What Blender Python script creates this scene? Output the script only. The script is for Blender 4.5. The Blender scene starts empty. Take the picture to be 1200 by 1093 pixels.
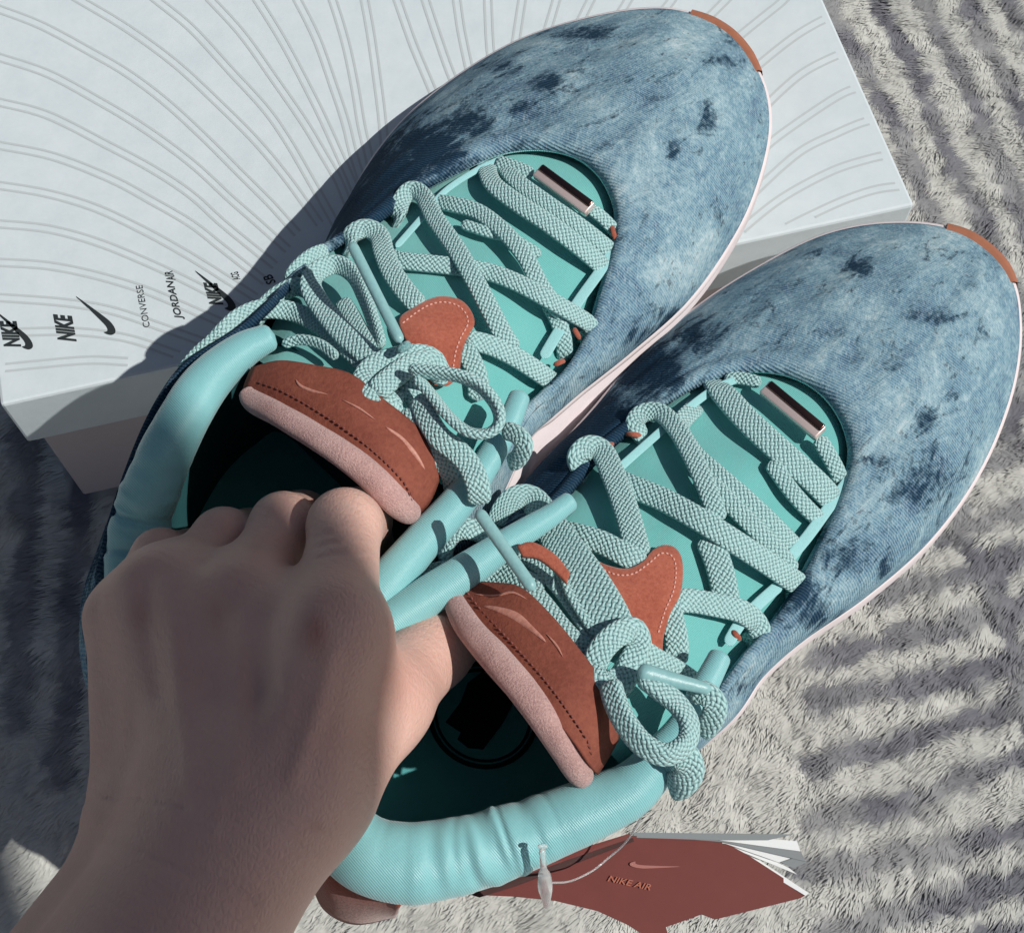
import bpy, math, random
import numpy as np
from mathutils import Vector, Matrix

rnd = random.Random(7)
rng = np.random.default_rng(7)
scene = bpy.context.scene

# ------------------------------------------------------------------ camera
FPX = 1650.0                      # focal length in photo pixels (1200 wide)
TH = math.atan(744.0 / FPX)       # tilt away from straight down
CAMZ = 0.53
cam_d = bpy.data.cameras.new("camera")
cam = bpy.data.objects.new("camera", cam_d)
scene.collection.objects.link(cam)
cam_d.sensor_width = 36.0
cam_d.lens = 36.0 * FPX / 1200.0
cam_d.clip_start = 0.01
cam_d.clip_end = 50.0
cam.location = (0, 0, CAMZ)
cam.rotation_euler = (TH, 0, 0)
scene.camera = cam
cam_d.dof.use_dof = False

# ------------------------------------------------------------------ light
SUN_AZ = math.radians(-15.0)      # direction towards the sun, from +x
SUN_EL = math.radians(51.0)
w = bpy.data.worlds.new("World")
scene.world = w
w.use_nodes = True
nt = w.node_tree
bg = nt.nodes["Background"]
sky = nt.nodes.new("ShaderNodeTexSky")
sky.sky_type = 'NISHITA'
sky.sun_disc = False
sky.dust_density = 2.2
sky.ozone_density = 0.6
sky.sun_elevation = SUN_EL
sky.sun_rotation = math.pi / 2 - SUN_AZ
nt.links.new(sky.outputs[0], bg.inputs[0])
bg.inputs[1].default_value = 0.042
sd = bpy.data.lights.new("sun", 'SUN')
sun = bpy.data.objects.new("sun", sd)
scene.collection.objects.link(sun)
sd.energy = 4.1
sd.angle = math.radians(0.5)
sd.color = (1.0, 0.965, 0.91)
sdir = Vector((math.cos(SUN_EL) * math.cos(SUN_AZ), math.cos(SUN_EL) * math.sin(SUN_AZ), math.sin(SUN_EL)))
sun.rotation_euler = sdir.to_track_quat('Z', 'Y').to_euler()
sun.location = sdir * 2
scene.view_settings.view_transform = 'Standard'
scene.view_settings.look = 'None'
scene.view_settings.exposure = -0.15
scene.view_settings.gamma = 1.0

# ------------------------------------------------------------------ helpers
CF = np.array([0, math.sin(TH), -math.cos(TH)])
CU = np.array([0, math.cos(TH), math.sin(TH)])
CR = np.array([1.0, 0, 0])

def P(px, py, z):
    """world point at height z seen at photo position (px, py)"""
    px = np.asarray(px, float); py = np.asarray(py, float); z = np.asarray(z, float)
    x = (px - 600.0) / FPX; y = -(py - 546.5) / FPX
    r = CF + x[..., None] * CR + y[..., None] * CU
    k = (CAMZ - z) / -r[..., 2]
    out = r * k[..., None]
    out[..., 2] += CAMZ
    return out

def project(Q):
    Q = np.asarray(Q, float) - np.array([0, 0, CAMZ])
    d = Q @ CF
    return np.stack([600 + FPX * (Q @ CR) / d, 546.5 - FPX * (Q @ CU) / d], -1)

def crom(pts, n, closed=False):
    """centripetal-like smooth curve through pts resampled to n points by chord length"""
    p = np.asarray(pts, float)
    if closed:
        q = np.vstack([p[-1], p, p[0], p[1]])
    else:
        q = np.vstack([2 * p[0] - p[1], p, 2 * p[-1] - p[-2]])
    segs = len(q) - 3
    out = []
    m = 24
    for i in range(segs):
        t = np.linspace(0, 1, m, endpoint=False)[:, None]
        a, b, c, d = q[i], q[i + 1], q[i + 2], q[i + 3]
        out.append(0.5 * ((2 * b) + (-a + c) * t + (2 * a - 5 * b + 4 * c - d) * t ** 2 + (-a + 3 * b - 3 * c + d) * t ** 3))
    out.append(q[-2][None])
    o = np.vstack(out)
    k = min(3, o.shape[1])
    L = np.r_[0, np.cumsum(np.linalg.norm(np.diff(o[:, :k], axis=0), axis=1))]
    s = np.linspace(0, L[-1], n, endpoint=not closed)
    return np.stack([np.interp(s, L, o[:, j]) for j in range(o.shape[1])], -1)

def cparam(pts, n, closed=False):
    """smooth curve, uniform in station index (keeps correspondence between curves)"""
    p = np.asarray(pts, float)
    N = len(p)
    if closed:
        t = np.linspace(0, N, n, endpoint=False)
        i = np.floor(t).astype(int); f = (t - i)[:, None]
        a, b, c, d = p[(i - 1) % N], p[i % N], p[(i + 1) % N], p[(i + 2) % N]
    else:
        q = np.vstack([2 * p[0] - p[1], p, 2 * p[-1] - p[-2]])
        t = np.linspace(0, N - 1, n)
        i = np.minimum(np.floor(t).astype(int), N - 2); f = (t - i)[:, None]
        a, b, c, d = q[i], q[i + 1], q[i + 2], q[i + 3]
    return 0.5 * ((2 * b) + (-a + c) * f + (2 * a - 5 * b + 4 * c - d) * f ** 2 + (-a + 3 * b - 3 * c + d) * f ** 3)

def thing(name, label, cat, loc, group=None):
    o = bpy.data.objects.new(name, None)
    scene.collection.objects.link(o)
    o.location = loc
    o.empty_display_size = 0.02
    o["label"] = label; o["category"] = cat
    if group: o["group"] = group
    return o

def origin_of(o):
    v = Vector((0, 0, 0))
    while o is not None:
        v += o.location
        o = o.parent
    return np.array(v)

def mk(name, V, F, mat, parent=None, smooth=True, uv=None, attrs=None, label=None, kind=None):
    V = np.asarray(V, float).reshape(-1, 3)
    if parent is not None:
        V = V - origin_of(parent)
    me = bpy.data.meshes.new(name)
    if isinstance(F, np.ndarray):
        nf, k = F.shape
        me.vertices.add(len(V)); me.vertices.foreach_set("co", V.astype(np.float32).ravel())
        me.loops.add(nf * k); me.loops.foreach_set("vertex_index", F.astype(np.int32).ravel())
        me.polygons.add(nf)
        me.polygons.foreach_set("loop_start", np.arange(0, nf * k, k, dtype=np.int32))
        me.polygons.foreach_set("loop_total", np.full(nf, k, dtype=np.int32))
        me.update(calc_edges=True)
    else:
        me.from_pydata([tuple(v) for v in V], [], [tuple(int(i) for i in f) for f in F])
    me.validate()
    if uv is not None:
        l = me.uv_layers.new(name="UVMap")
        vi = np.empty(len(me.loops), np.int32); me.loops.foreach_get("vertex_index", vi)
        l.data.foreach_set("uv", np.asarray(uv, np.float32)[vi].ravel())
    if attrs:
        for an, av in attrs.items():
            av = np.asarray(av, np.float32)
            if av.ndim == 1:
                a = me.attributes.new(an, 'FLOAT', 'POINT'); a.data.foreach_set("value", av)
            else:
                a = me.attributes.new(an, 'FLOAT_VECTOR', 'POINT'); a.data.foreach_set("vector", av.ravel())
    me.polygons.foreach_set("use_smooth", np.full(len(me.polygons), smooth))
    if mat: me.materials.append(mat)
    o = bpy.data.objects.new(name, me)
    scene.collection.objects.link(o)
    if parent is not None: o.parent = parent
    if label: o["label"] = label
    if kind: o["kind"] = kind
    return o

def grid_faces(n, m, closed_n=False, closed_m=False):
    i = np.arange(n if closed_n else n - 1); j = np.arange(m if closed_m else m - 1)
    I, J = np.meshgrid(i, j, indexing='ij')
    I = I.ravel(); J = J.ravel()
    I2 = (I + 1) % n; J2 = (J + 1) % m
    return np.stack([I * m + J, I2 * m + J, I2 * m + J2, I * m + J2], -1)

def vnoise(Q, scale, seed=0):
    """cheap smooth value noise on Nx3 (or Nx2) points, range about -1..1"""
    Q = np.asarray(Q, float) / scale
    if Q.shape[1] == 2: Q = np.c_[Q, np.zeros(len(Q))]
    i = np.floor(Q).astype(np.int64); f = Q - i; f = f * f * (3 - 2 * f)
    def h(a):
        n = (a[:, 0] * 73856093) ^ (a[:, 1] * 19349663) ^ (a[:, 2] * 83492791) ^ (seed * 2654435761)
        n = (n ^ (n >> 13)) * 1274126177 & 0x7fffffff
        n = (n ^ (n >> 16)) * 668265263 & 0x7fffffff
        return (n % 65536) / 32768.0 - 1.0
    r = 0
    for dx in (0, 1):
        for dy in (0, 1):
            for dz in (0, 1):
                wgt = (f[:, 0] if dx else 1 - f[:, 0]) * (f[:, 1] if dy else 1 - f[:, 1]) * (f[:, 2] if dz else 1 - f[:, 2])
                r = r + wgt * h(i + np.array([dx, dy, dz]))
    return r

# ------------------------------------------------------------------ materials
def new_mat(name, color=(.5, .5, .5), rough=.6, metal=0.0, spec=.4, sheen=0.0):
    m = bpy.data.materials.new(name); m.use_nodes = True
    b = m.node_tree.nodes["Principled BSDF"]
    b.inputs["Base Color"].default_value = (*color, 1)
    b.inputs["Roughness"].default_value = rough
    b.inputs["Metallic"].default_value = metal
    b.inputs["Specular IOR Level"].default_value = spec
    b.inputs["Sheen Weight"].default_value = sheen
    return m

class NB:
    def __init__(s, m):
        s.t = m.node_tree; s.b = s.t.nodes["Principled BSDF"]
    def n(s, typ, **kw):
        x = s.t.nodes.new(typ)
        for k, v in kw.items(): setattr(x, k, v)
        return x
    def l(s, a, b): s.t.links.new(a, b)
    def math(s, op, a, b=None, c=None):
        x = s.n("ShaderNodeMath", operation=op)
        for i, v in enumerate((a, b, c)):
            if v is None: continue
            if isinstance(v, (int, float)): x.inputs[i].default_value = v
            else: s.l(v, x.inputs[i])
        return x.outputs[0]
    def coord(s): return s.n("ShaderNodeTexCoord").outputs["Object"]
    def mapping(s, vec, sc=(1, 1, 1), rot=(0, 0, 0)):
        x = s.n("ShaderNodeMapping"); x.inputs["Scale"].default_value = sc; x.inputs["Rotation"].default_value = rot
        s.l(vec, x.inputs[0]); return x.outputs[0]
    def noise(s, vec, scale, detail=3, rough=.5, dist=0):
        x = s.n("ShaderNodeTexNoise"); x.inputs["Scale"].default_value = scale
        x.inputs["Detail"].default_value = detail; x.inputs["Roughness"].default_value = rough
        x.inputs["Distortion"].default_value = dist
        s.l(vec, x.inputs["Vector"]); return x.outputs["Fac"]
    def ramp(s, fac, stops):
        x = s.n("ShaderNodeValToRGB"); e = x.color_ramp.elements
        while len(e) < len(stops): e.new(.5)
        for k, (p, c) in enumerate(stops):
            e[k].position = p
            e[k].color = (*c, 1) if not isinstance(c, (int, float)) else (c, c, c, 1)
        s.l(fac, x.inputs[0]); return x.outputs[0]
    def mix(s, fac, a, b, mode='MIX'):
        x = s.n("ShaderNodeMix", data_type='RGBA', blend_type=mode)
        for i, v in ((0, fac), (6, a), (7, b)):
            if isinstance(v, (int, float)): x.inputs[i].default_value = v
            elif isinstance(v, tuple): x.inputs[i].default_value = (*v, 1)
            else: s.l(v, x.inputs[i])
        return x.outputs[2]
    def bump(s, h, dist, strength=1.0, normal=None):
        x = s.n("ShaderNodeBump"); x.inputs["Distance"].default_value = dist; x.inputs["Strength"].default_value = strength
        s.l(h, x.inputs["Height"])
        if normal is not None: s.l(normal, x.inputs["Normal"])
        return x.outputs[0]
    def attr(s, name): 
        return s.n("ShaderNodeAttribute", attribute_name=name)

def mat_denim():
    m = new_mat("acid_wash_denim", rough=.95, spec=.06, sheen=.0); q = NB(m)
    co = q.coord()
    dye = q.attr("dye").outputs["Fac"]
    st = q.mapping(q.mapping(co, rot=(0, 0, math.radians(-48))), sc=(.34, 1, .6))
    n1 = q.noise(st, 150, 5, .7, 1.2)
    n2 = q.noise(co, 420, 4, .75)
    n3 = q.noise(co, 38, 4, .6)
    s = q.math('ADD', q.math('MULTIPLY', n1, .80), q.math('MULTIPLY', n2, .55))
    s = q.math('ADD', s, q.math('MULTIPLY', dye, .46))
    dark = q.ramp(s, [(.80, 0.0), (.87, .6), (.95, 1.0)])
    n4 = q.noise(st, 70, 6, .75, .8)
    bm = q.math('ADD', q.math('MULTIPLY', n3, .3), q.math('ADD', q.math('MULTIPLY', n4, .45), q.math('MULTIPLY', n2, .35)))
    bm = q.math('SUBTRACT', bm, q.math('MULTIPLY', dye, .14))
    base = q.ramp(bm, [(.42, (.030, .100, .195)), (.51, (.115, .250, .345)), (.58, (.26, .41, .48)), (.67, (.52, .64, .68))])
    # weft threads: twill lines
    tw = q.n("ShaderNodeTexWave", wave_type='BANDS', bands_direction='X')
    tw.inputs["Scale"].default_value = 330; tw.inputs["Distortion"].default_value = 1.2
    tw.inputs["Detail"].default_value = 1; tw.inputs["Detail Scale"].default_value = 2.5
    q.l(q.mapping(co, rot=(0, 0, math.radians(-62))), tw.inputs["Vector"])
    twf = tw.outputs["Fac"]
    base = q.mix(q.math('MULTIPLY', twf, .42), base, (.40, .52, .56))
    fl = q.noise(q.mapping(co, rot=(0, 0, .5), sc=(1, .3, 1)), 1500, 2, .6)
    base = q.mix(q.ramp(fl, [(.5, 0.0), (.75, .45)]), base, (.55, .66, .70))
    col = q.mix(q.math('MULTIPLY', q.math('SUBTRACT', 1.0, q.math('MULTIPLY', twf, .12)), dark), base, (.007, .030, .062))
    q.l(col, q.b.inputs["Base Color"])
    h = q.math('ADD', twf, q.math('MULTIPLY', n2, 1.2))
    b1 = q.bump(h, .0002, 1.0)
    q.l(q.bump(n4, .0016, .6, b1), q.b.inputs["Normal"])
    return m

def mat_lace():
    m = new_mat("braided_mint_lace", rough=.85, spec=.2, sheen=.2); q = NB(m)
    uv = q.n("ShaderNodeUVMap"); sep = q.n("ShaderNodeSeparateXYZ"); q.l(uv.outputs[0], sep.inputs[0])
    wob = q.math('MULTIPLY', q.math('SUBTRACT', q.noise(q.coord(), 300, 2), .5), .7)
    U = q.math('ADD', sep.outputs[0], wob); Vv = sep.outputs[1]
    A = q.math('ADD', U, Vv); B = q.math('SUBTRACT', U, Vv)
    sa = q.math('ABSOLUTE', q.math('SINE', q.math('MULTIPLY', A, math.pi)))
    sb = q.math('ABSOLUTE', q.math('SINE', q.math('MULTIPLY', B, math.pi)))
    wa = q.math('MULTIPLY_ADD', q.math('SINE', q.math('MULTIPLY', q.math('ADD', B, q.math('FLOOR', A)), math.pi)), .45, .55)
    wb = q.math('MULTIPLY_ADD', q.math('SINE', q.math('MULTIPLY', q.math('ADD', A, q.math('FLOOR', B)), math.pi)), -.45, .55)
    h = q.math('POWER', q.math('MAXIMUM', q.math('MULTIPLY', sa, wa), q.math('MULTIPLY', sb, wb)), .8)
    fib = q.noise(q.coord(), 2200, 2, .6)
    n = q.noise(q.coord(), 60, 3)
    light = q.mix(n, (.35, .60, .60), (.46, .70, .70))
    col = q.mix(q.ramp(h, [(.22, 0.0), (.62, 1.0)]), (.13, .30, .315), light)
    col = q.mix(q.ramp(fib, [(.45, 0.0), (.8, .4)]), col, (.66, .84, .83))
    q.l(col, q.b.inputs["Base Color"])
    hh = q.math('ADD', h, q.math('MULTIPLY', fib, .25))
    q.l(q.bump(hh, .0006, 1.0), q.b.inputs["Normal"])
    return m

def mat_fabric(name, c1, c2, rough=.55, rib=900, ribamt=.00008, sheen=.3, spec=.35, rot=.8):
    m = new_mat(name, rough=rough, spec=spec, sheen=sheen); q = NB(m)
    co = q.coord()
    n = q.noise(co, 70, 4, .6)
    tw = q.n("ShaderNodeTexWave", wave_type='BANDS', bands_direction='X')
    tw.inputs["Scale"].default_value = rib; tw.inputs["Distortion"].default_value = .4
    q.l(q.mapping(co, rot=(0, 0, rot)), tw.inputs["Vector"])
    f = q.noise(co, 1400, 2)
    col = q.mix(n, c1, c2)
    col = q.mix(q.math('MULTIPLY', tw.outputs["Fac"], .13), col, tuple(min(1, x * 1.35 + .03) for x in c2))
    q.l(col, q.b.inputs["Base Color"])
    h = q.math('ADD', tw.outputs["Fac"], f)
    b1 = q.bump(h, ribamt, .8)
    q.l(q.bump(n, .0008, .35, b1), q.b.inputs["Normal"])
    return m

def mat_suede(name, c1, c2, grain=900, amt=.0003, rough=.95, spec=.1, sheen=.3):
    m = new_mat(name, rough=rough, spec=spec, sheen=sheen); q = NB(m)
    co = q.coord()
    n = q.noise(co, grain, 4, .7); n2 = q.noise(co, 90, 3)
    col = q.mix(q.ramp(q.math('ADD', q.math('MULTIPLY', n, .6), q.math('MULTIPLY', n2, .4)), [(.35, 0.0), (.65, 1.0)]), c1, c2)
    q.l(col, q.b.inputs["Base Color"])
    q.l(q.bump(n, amt, .9), q.b.inputs["Normal"])
    return m

def mat_simple_noise(name, c1, c2, scale=100, rough=.6, amt=.0001, spec=.35, metal=0):
    m = new_mat(name, rough=rough, spec=spec, metal=metal); q = NB(m)
    n = q.noise(q.coord(), scale, 4, .6)
    q.l(q.mix(n, c1, c2), q.b.inputs["Base Color"])
    q.l(q.bump(n, amt, .6), q.b.inputs["Normal"])
    return m

M_DENIM = mat_denim()
M_LACE = mat_lace()
M_MINT = mat_fabric("mint_satin", (.17, .50, .50), (.24, .60, .59))
M_COLLAR = mat_fabric("mint_satin_collar", (.18, .46, .485), (.26, .56, .585), rough=.42, rib=620, ribamt=.00009, spec=.5, rot=-.75)
M_TONGUE = mat_fabric("mint_tongue_mesh", (.12, .43, .42), (.17, .51, .49), rough=.6, rib=700, ribamt=.0001, rot=.75)
M_TAPE = mat_fabric("mint_webbing", (.28, .60, .62), (.36, .68, .70), rough=.7, rib=700, ribamt=.00012, rot=2.3)
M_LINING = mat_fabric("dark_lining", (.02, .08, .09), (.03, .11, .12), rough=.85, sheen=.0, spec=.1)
M_INSOLE = mat_fabric("insole_cloth", (.09, .36, .37), (.12, .44, .45), rough=.8, sheen=.0, spec=.1)
M_PRINTBLACK = new_mat("black_print", (.006, .008, .009), .6, spec=.2)
M_RUST = mat_suede("rust_suede", (.30, .075, .045), (.45, .14, .09))
M_LEATHER = mat_suede("brown_leather", (.19, .055, .038), (.28, .09, .06), grain=700, amt=.0003, rough=.82, spec=.15, sheen=0)
M_PINK = mat_suede("pink_suede", (.36, .20, .19), (.66, .43, .40), grain=1700, amt=.0006)
M_MID = mat_simple_noise("pale_pink_foam", (.70, .62, .64), (.80, .73, .74), 220, .55, .0001)
M_TIP = mat_simple_noise("rust_rubber", (.30, .11, .06), (.42, .17, .10), 260, .6, .0001)
M_THREAD = mat_simple_noise("stitch_thread", (.60, .28, .22), (.75, .42, .36), 800, .8)
M_THREADD = mat_simple_noise("dark_stitch_thread", (.17, .05, .04), (.26, .085, .07), 800, .8)
M_THREADB = mat_simple_noise("pale_blue_thread", (.22, .34, .42), (.40, .52, .58), 800, .8)
M_EMB = mat_suede("embossed_highlight", (.42, .17, .12), (.62, .30, .24), grain=700, amt=.0002, rough=.5, spec=.5, sheen=0)  # lighter leather, highlights on the embossing put into the colour
M_FILM = mat_suede("dark_leather_print", (.045, .014, .011), (.08, .024, .018), grain=500, amt=.0002, rough=.4, spec=.5, sheen=0)
M_HEEL = mat_suede("shaded_rust_suede", (.17, .045, .03), (.26, .075, .05))  # rust suede darkened to carry the hand's shade on the heel
M_TAGDARK = mat_simple_noise("dark_oxblood_card", (.035, .008, .007), (.05, .012, .010), 160, .6)
M_AGLET = mat_simple_noise("lace_tip_film", (.20, .40, .42), (.30, .54, .55), 700, .38, .0002, spec=.5)
M_METAL = new_mat("rose_gold_lit_metal", (.86, .70, .66), .28, .55)  # whitened so the bar's lower-left side looks sunlit
M_METALD = new_mat("dark_reflection_metal", (.22, .115, .095), .22, 1.0)  # dark reflection on the bar, put into the colour
M_CARD = mat_simple_noise("white_card", (.60, .65, .685), (.64, .69, .72), 350, .7, .00006, spec=.3)
q_ = NB(M_CARD); nz_ = q_.noise(q_.coord(), 22, 5, .6); q_.l(q_.bump(nz_, .0012, .5), q_.b.inputs["Normal"])
q_.l(q_.mix(q_.ramp(q_.noise(q_.coord(), 60, 6, .7), [(.35, 0.0), (.7, 1.0)]), (.575, .65, .685), (.64, .71, .74)), q_.b.inputs["Base Color"])
M_CARDG = mat_simple_noise("grey_card", (.52, .46, .47), (.57, .51, .52), 300, .75, .00008, spec=.25)
M_INK = new_mat("grey_ink", (.50, .55, .56), .6, spec=.3)
M_INKB = new_mat("black_ink", (.028, .036, .038), .5, spec=.3)
M_TISSUE = mat_simple_noise("white_tissue", (.75, .72, .74), (.85, .83, .84), 120, .7, .0004)
M_TAGRED = mat_simple_noise("oxblood_card", (.125, .024, .019), (.16, .034, .028), 160, .62, .00004, spec=.3)
M_PAPER = new_mat("white_paper", (.78, .80, .80), .6)
M_PAPERG = new_mat("grey_paper", (.22, .24, .25), .6)
M_ORANGEINK = new_mat("orange_ink", (.36, .10, .055), .5)
M_PINKINK = new_mat("pale_red_ink", (.33, .12, .10), .45)

def mat_clear():
    m = new_mat("clear_plastic", (.95, .97, .97), .12, spec=.6)
    b = m.node_tree.nodes["Principled BSDF"]
    b.inputs["Transmission Weight"].default_value = .75
    b.inputs["IOR"].default_value = 1.4
    return m
M_CLEAR = mat_clear()

def mat_skin():
    m = new_mat("skin", (.5, .33, .25), .5, spec=.35); q = NB(m)
    co = q.coord()
    red = q.attr("redness").outputs["Fac"]
    n = q.noise(co, 55, 4, .6); n2 = q.noise(co, 900, 3, .6)
    col = q.mix(n, (.60, .36, .29), (.74, .49, .42))
    col = q.mix(q.math('MULTIPLY', red, .7), col, (.42, .17, .13))
    q.l(col, q.b.inputs["Base Color"])
    v = q.n("ShaderNodeTexVoronoi", feature='DISTANCE_TO_EDGE'); v.inputs["Scale"].default_value = 850
    q.l(q.mapping(co, sc=(1, .6, 1), rot=(0, 0, .5)), v.inputs["Vector"])
    wv = q.n("ShaderNodeTexWave", wave_type='BANDS', bands_direction='Y'); wv.inputs["Scale"].default_value = 130
    wv.inputs["Distortion"].default_value = 5; wv.inputs["Detail"].default_value = 3; wv.inputs["Detail Scale"].default_value = 3
    q.l(q.mapping(co, rot=(0, 0, .5)), wv.inputs["Vector"])
    h = q.math('ADD', q.math('MULTIPLY', q.math('MINIMUM', v.outputs["Distance"], .3), 1.0), q.math('MULTIPLY', wv.outputs["Fac"], .25))
    h = q.math('ADD', h, q.math('MULTIPLY', n2, .2))
    q.l(q.bump(h, .00030, .8, q.bump(q.noise(co, 120, 3, .5), .0006, .25)), q.b.inputs["Normal"])
    q.b.inputs["Subsurface Weight"].default_value = .25
    q.b.inputs["Subsurface Radius"].default_value = (1.0, .35, .2)
    q.b.inputs["Subsurface Scale"].default_value = .003
    return m
M_SKIN = mat_skin()

def mat_carpet():
    m = new_mat("carpet_fibre", rough=.95, spec=.1, sheen=.2); q = NB(m)
    d = q.attr("dye").outputs["Fac"]
    t = q.attr("tone").outputs["Fac"]
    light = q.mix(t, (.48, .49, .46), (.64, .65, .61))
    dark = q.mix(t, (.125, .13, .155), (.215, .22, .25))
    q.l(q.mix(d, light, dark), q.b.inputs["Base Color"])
    nn = q.n("ShaderNodeAttribute", attribute_name="nrm").outputs["Vector"]
    q.l(nn, q.b.inputs["Normal"])
    return m
M_CARPET = mat_carpet()

# ------------------------------------------------------------------ carpet
ZC = 0.006
stripes_px = [
    [(975, -20), (982, 8), (1012, 60), (1050, 124), (1080, 195), (1110, 255), (1150, 330)],
    [(1036, -20), (1046, 8), (1069, 56), (1095, 112), (1125, 187), (1159, 247), (1175, 305), (1210, 370)],
    [(1088, -20), (1099, 8), (1125, 56), (1147, 112), (1174, 169), (1196, 225), (1230, 310)],
    [(1138, -20), (1147, 8), (1174, 67), (1200, 112), (1230, 180)],
    [(1185, -20), (1215, 40)],
    [(1190, 330), (1205, 420), (1190, 500)],
    [(1120, 548), (1200, 524), (1260, 505)],
    [(1110, 622), (1137, 614), (1197, 592), (1260, 570)],
    [(1040, 690), (1062, 684), (1154, 663), (1197, 641), (1260, 622)],
    [(969, 760), (1067, 739), (1175, 706), (1260, 688)],
    [(964, 815), (1067, 798), (1197, 766), (1260, 750)],
    [(958, 890), (1056, 863), (1197, 825), (1260, 808)],
    [(958, 956), (1067, 934), (1197, 885), (1260, 866)],
    [(953, 1015), (1067, 999), (1197, 966), (1260, 950)],
    [(980, 1086), (1067, 1059), (1197, 1026), (1260, 1008)],
    [(1010, 1140), (1100, 1118), (1200, 1090), (1260, 1075)],
    [(1120, 560), (1137, 608), (1175, 679), (1200, 760), (1215, 840)],
    [(30, 500), (34, 620), (30, 700), (22, 840)],
    [(92, 540), (92, 640), (86, 760), (70, 900)],
    [(-30, 520), (-26, 640), (-30, 800)],
]
stripes_w = []
for s in stripes_px:
    a = crom(np.array(s, float), 40)
    stripes_w.append(P(a[:, 0], a[:, 1], ZC)[:, :2])

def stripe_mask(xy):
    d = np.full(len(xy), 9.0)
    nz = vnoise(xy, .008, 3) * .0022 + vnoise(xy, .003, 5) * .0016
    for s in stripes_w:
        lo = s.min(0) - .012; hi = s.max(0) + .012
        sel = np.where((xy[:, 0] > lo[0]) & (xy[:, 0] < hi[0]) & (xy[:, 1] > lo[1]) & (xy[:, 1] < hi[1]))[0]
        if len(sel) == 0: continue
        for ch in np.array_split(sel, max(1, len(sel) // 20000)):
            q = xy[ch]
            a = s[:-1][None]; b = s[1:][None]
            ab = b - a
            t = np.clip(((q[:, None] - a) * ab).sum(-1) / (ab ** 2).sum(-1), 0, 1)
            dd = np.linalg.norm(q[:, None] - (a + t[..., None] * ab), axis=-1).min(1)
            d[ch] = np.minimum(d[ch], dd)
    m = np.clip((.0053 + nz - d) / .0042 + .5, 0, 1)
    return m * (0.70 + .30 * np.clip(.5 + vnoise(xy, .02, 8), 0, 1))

n = 260
gx = np.linspace(-.36, .42, n); gy = np.linspace(-.12, .66, n)
X, Y = np.meshgrid(gx, gy, indexing='ij')
xy = np.c_[X.ravel(), Y.ravel()]
Z = .00115 + .0009 * np.clip(vnoise(xy, .011, 17), -1, 1) + .0006 * vnoise(xy, .004, 18)
outer = 3.0
V = np.c_[xy, Z]
F = grid_faces(n, n)
ex = [(-outer, -outer, -.001), (outer, -outer, -.001), (outer, outer, -.001), (-outer, outer, -.001)]
k0 = len(V)
c00, c10, c11, c01 = 0, (n - 1) * n, n * n - 1, n - 1
V = np.vstack([V, ex])
F = np.vstack([F, [[k0, k0 + 1, c10, c00], [k0 + 1, k0 + 2, c11, c10], [k0 + 2, k0 + 3, c01, c11], [k0 + 3, k0, c00, c01]]])
V[:k0][np.isin(np.arange(k0), np.r_[np.arange(n), np.arange((n - 1) * n, n * n), np.arange(0, n * n, n), np.arange(n - 1, n * n, n)]), 2] = -.001
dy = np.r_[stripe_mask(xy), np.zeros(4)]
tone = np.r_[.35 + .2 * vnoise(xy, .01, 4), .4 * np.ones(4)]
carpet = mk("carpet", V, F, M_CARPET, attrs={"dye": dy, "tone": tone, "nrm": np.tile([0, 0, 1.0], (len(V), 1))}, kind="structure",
            label="pale grey plush carpet with darker grey stripes")
NS = 430000
rx = rng.uniform(-.28, .33, NS); ry = rng.uniform(.02, .62, NS)
# nothing under the shoebox
root = np.c_[rx, ry]
ba = P(np.array([0.]), np.array([475.]), np.array([.1]))[0][:2]
bb = P(np.array([1072.]), np.array([240.]), np.array([.1]))[0][:2]
be = (bb - ba) / np.linalg.norm(bb - ba); bn = np.array([-be[1], be[0]])
la = (root - ba) @ be; lb = (root - ba) @ bn
keep = ~((la > -.004) & (la < .328) & (lb > .006) & (lb < .24))
root = root[keep]; NS = len(root)
lean = np.stack([vnoise(root, .014, 11) + .7 * vnoise(root, .005, 12), vnoise(root, .014, 13) + .7 * vnoise(root, .005, 14)], -1) * .30
lean += rng.normal(0, .15, (NS, 2)) + np.array([-.55, -.45])
ln = (.0031 + .0007 * vnoise(root, .010, 15) + rng.normal(0, .0004, NS))
pl = np.c_[-lean[:, 1], lean[:, 0], np.zeros(NS)]; pl /= np.linalg.norm(pl, axis=1)[:, None] + 1e-9
wd = pl * .00042
base = np.c_[root, np.zeros(NS)]
base[:, 2] += .0012 + .0009 * np.clip(vnoise(root, .011, 17), -1, 1) + .0006 * vnoise(root, .004, 18)
mid = base + np.c_[lean * 1.2, np.ones(NS) * .16] * (ln * .55)[:, None]
tip = base + np.c_[lean * 1.9, np.ones(NS) * .22] * ln[:, None]
VV = np.stack([base - wd, base + wd, mid + wd * .9, mid - wd * .9, tip], 1).reshape(-1, 3)
o5 = np.arange(NS)[:, None] * 5
T1 = np.concatenate([o5 + np.array([[0, 1, 2]]), o5 + np.array([[0, 2, 3]]), o5 + np.array([[3, 2, 4]])], 0)
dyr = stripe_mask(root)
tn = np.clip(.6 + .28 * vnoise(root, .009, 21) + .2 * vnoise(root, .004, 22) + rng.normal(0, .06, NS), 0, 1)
t5 = np.repeat(tn, 5); t5 = np.clip(t5 + np.tile([-.12, -.12, 0, 0, .12], NS), 0, 1)
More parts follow.
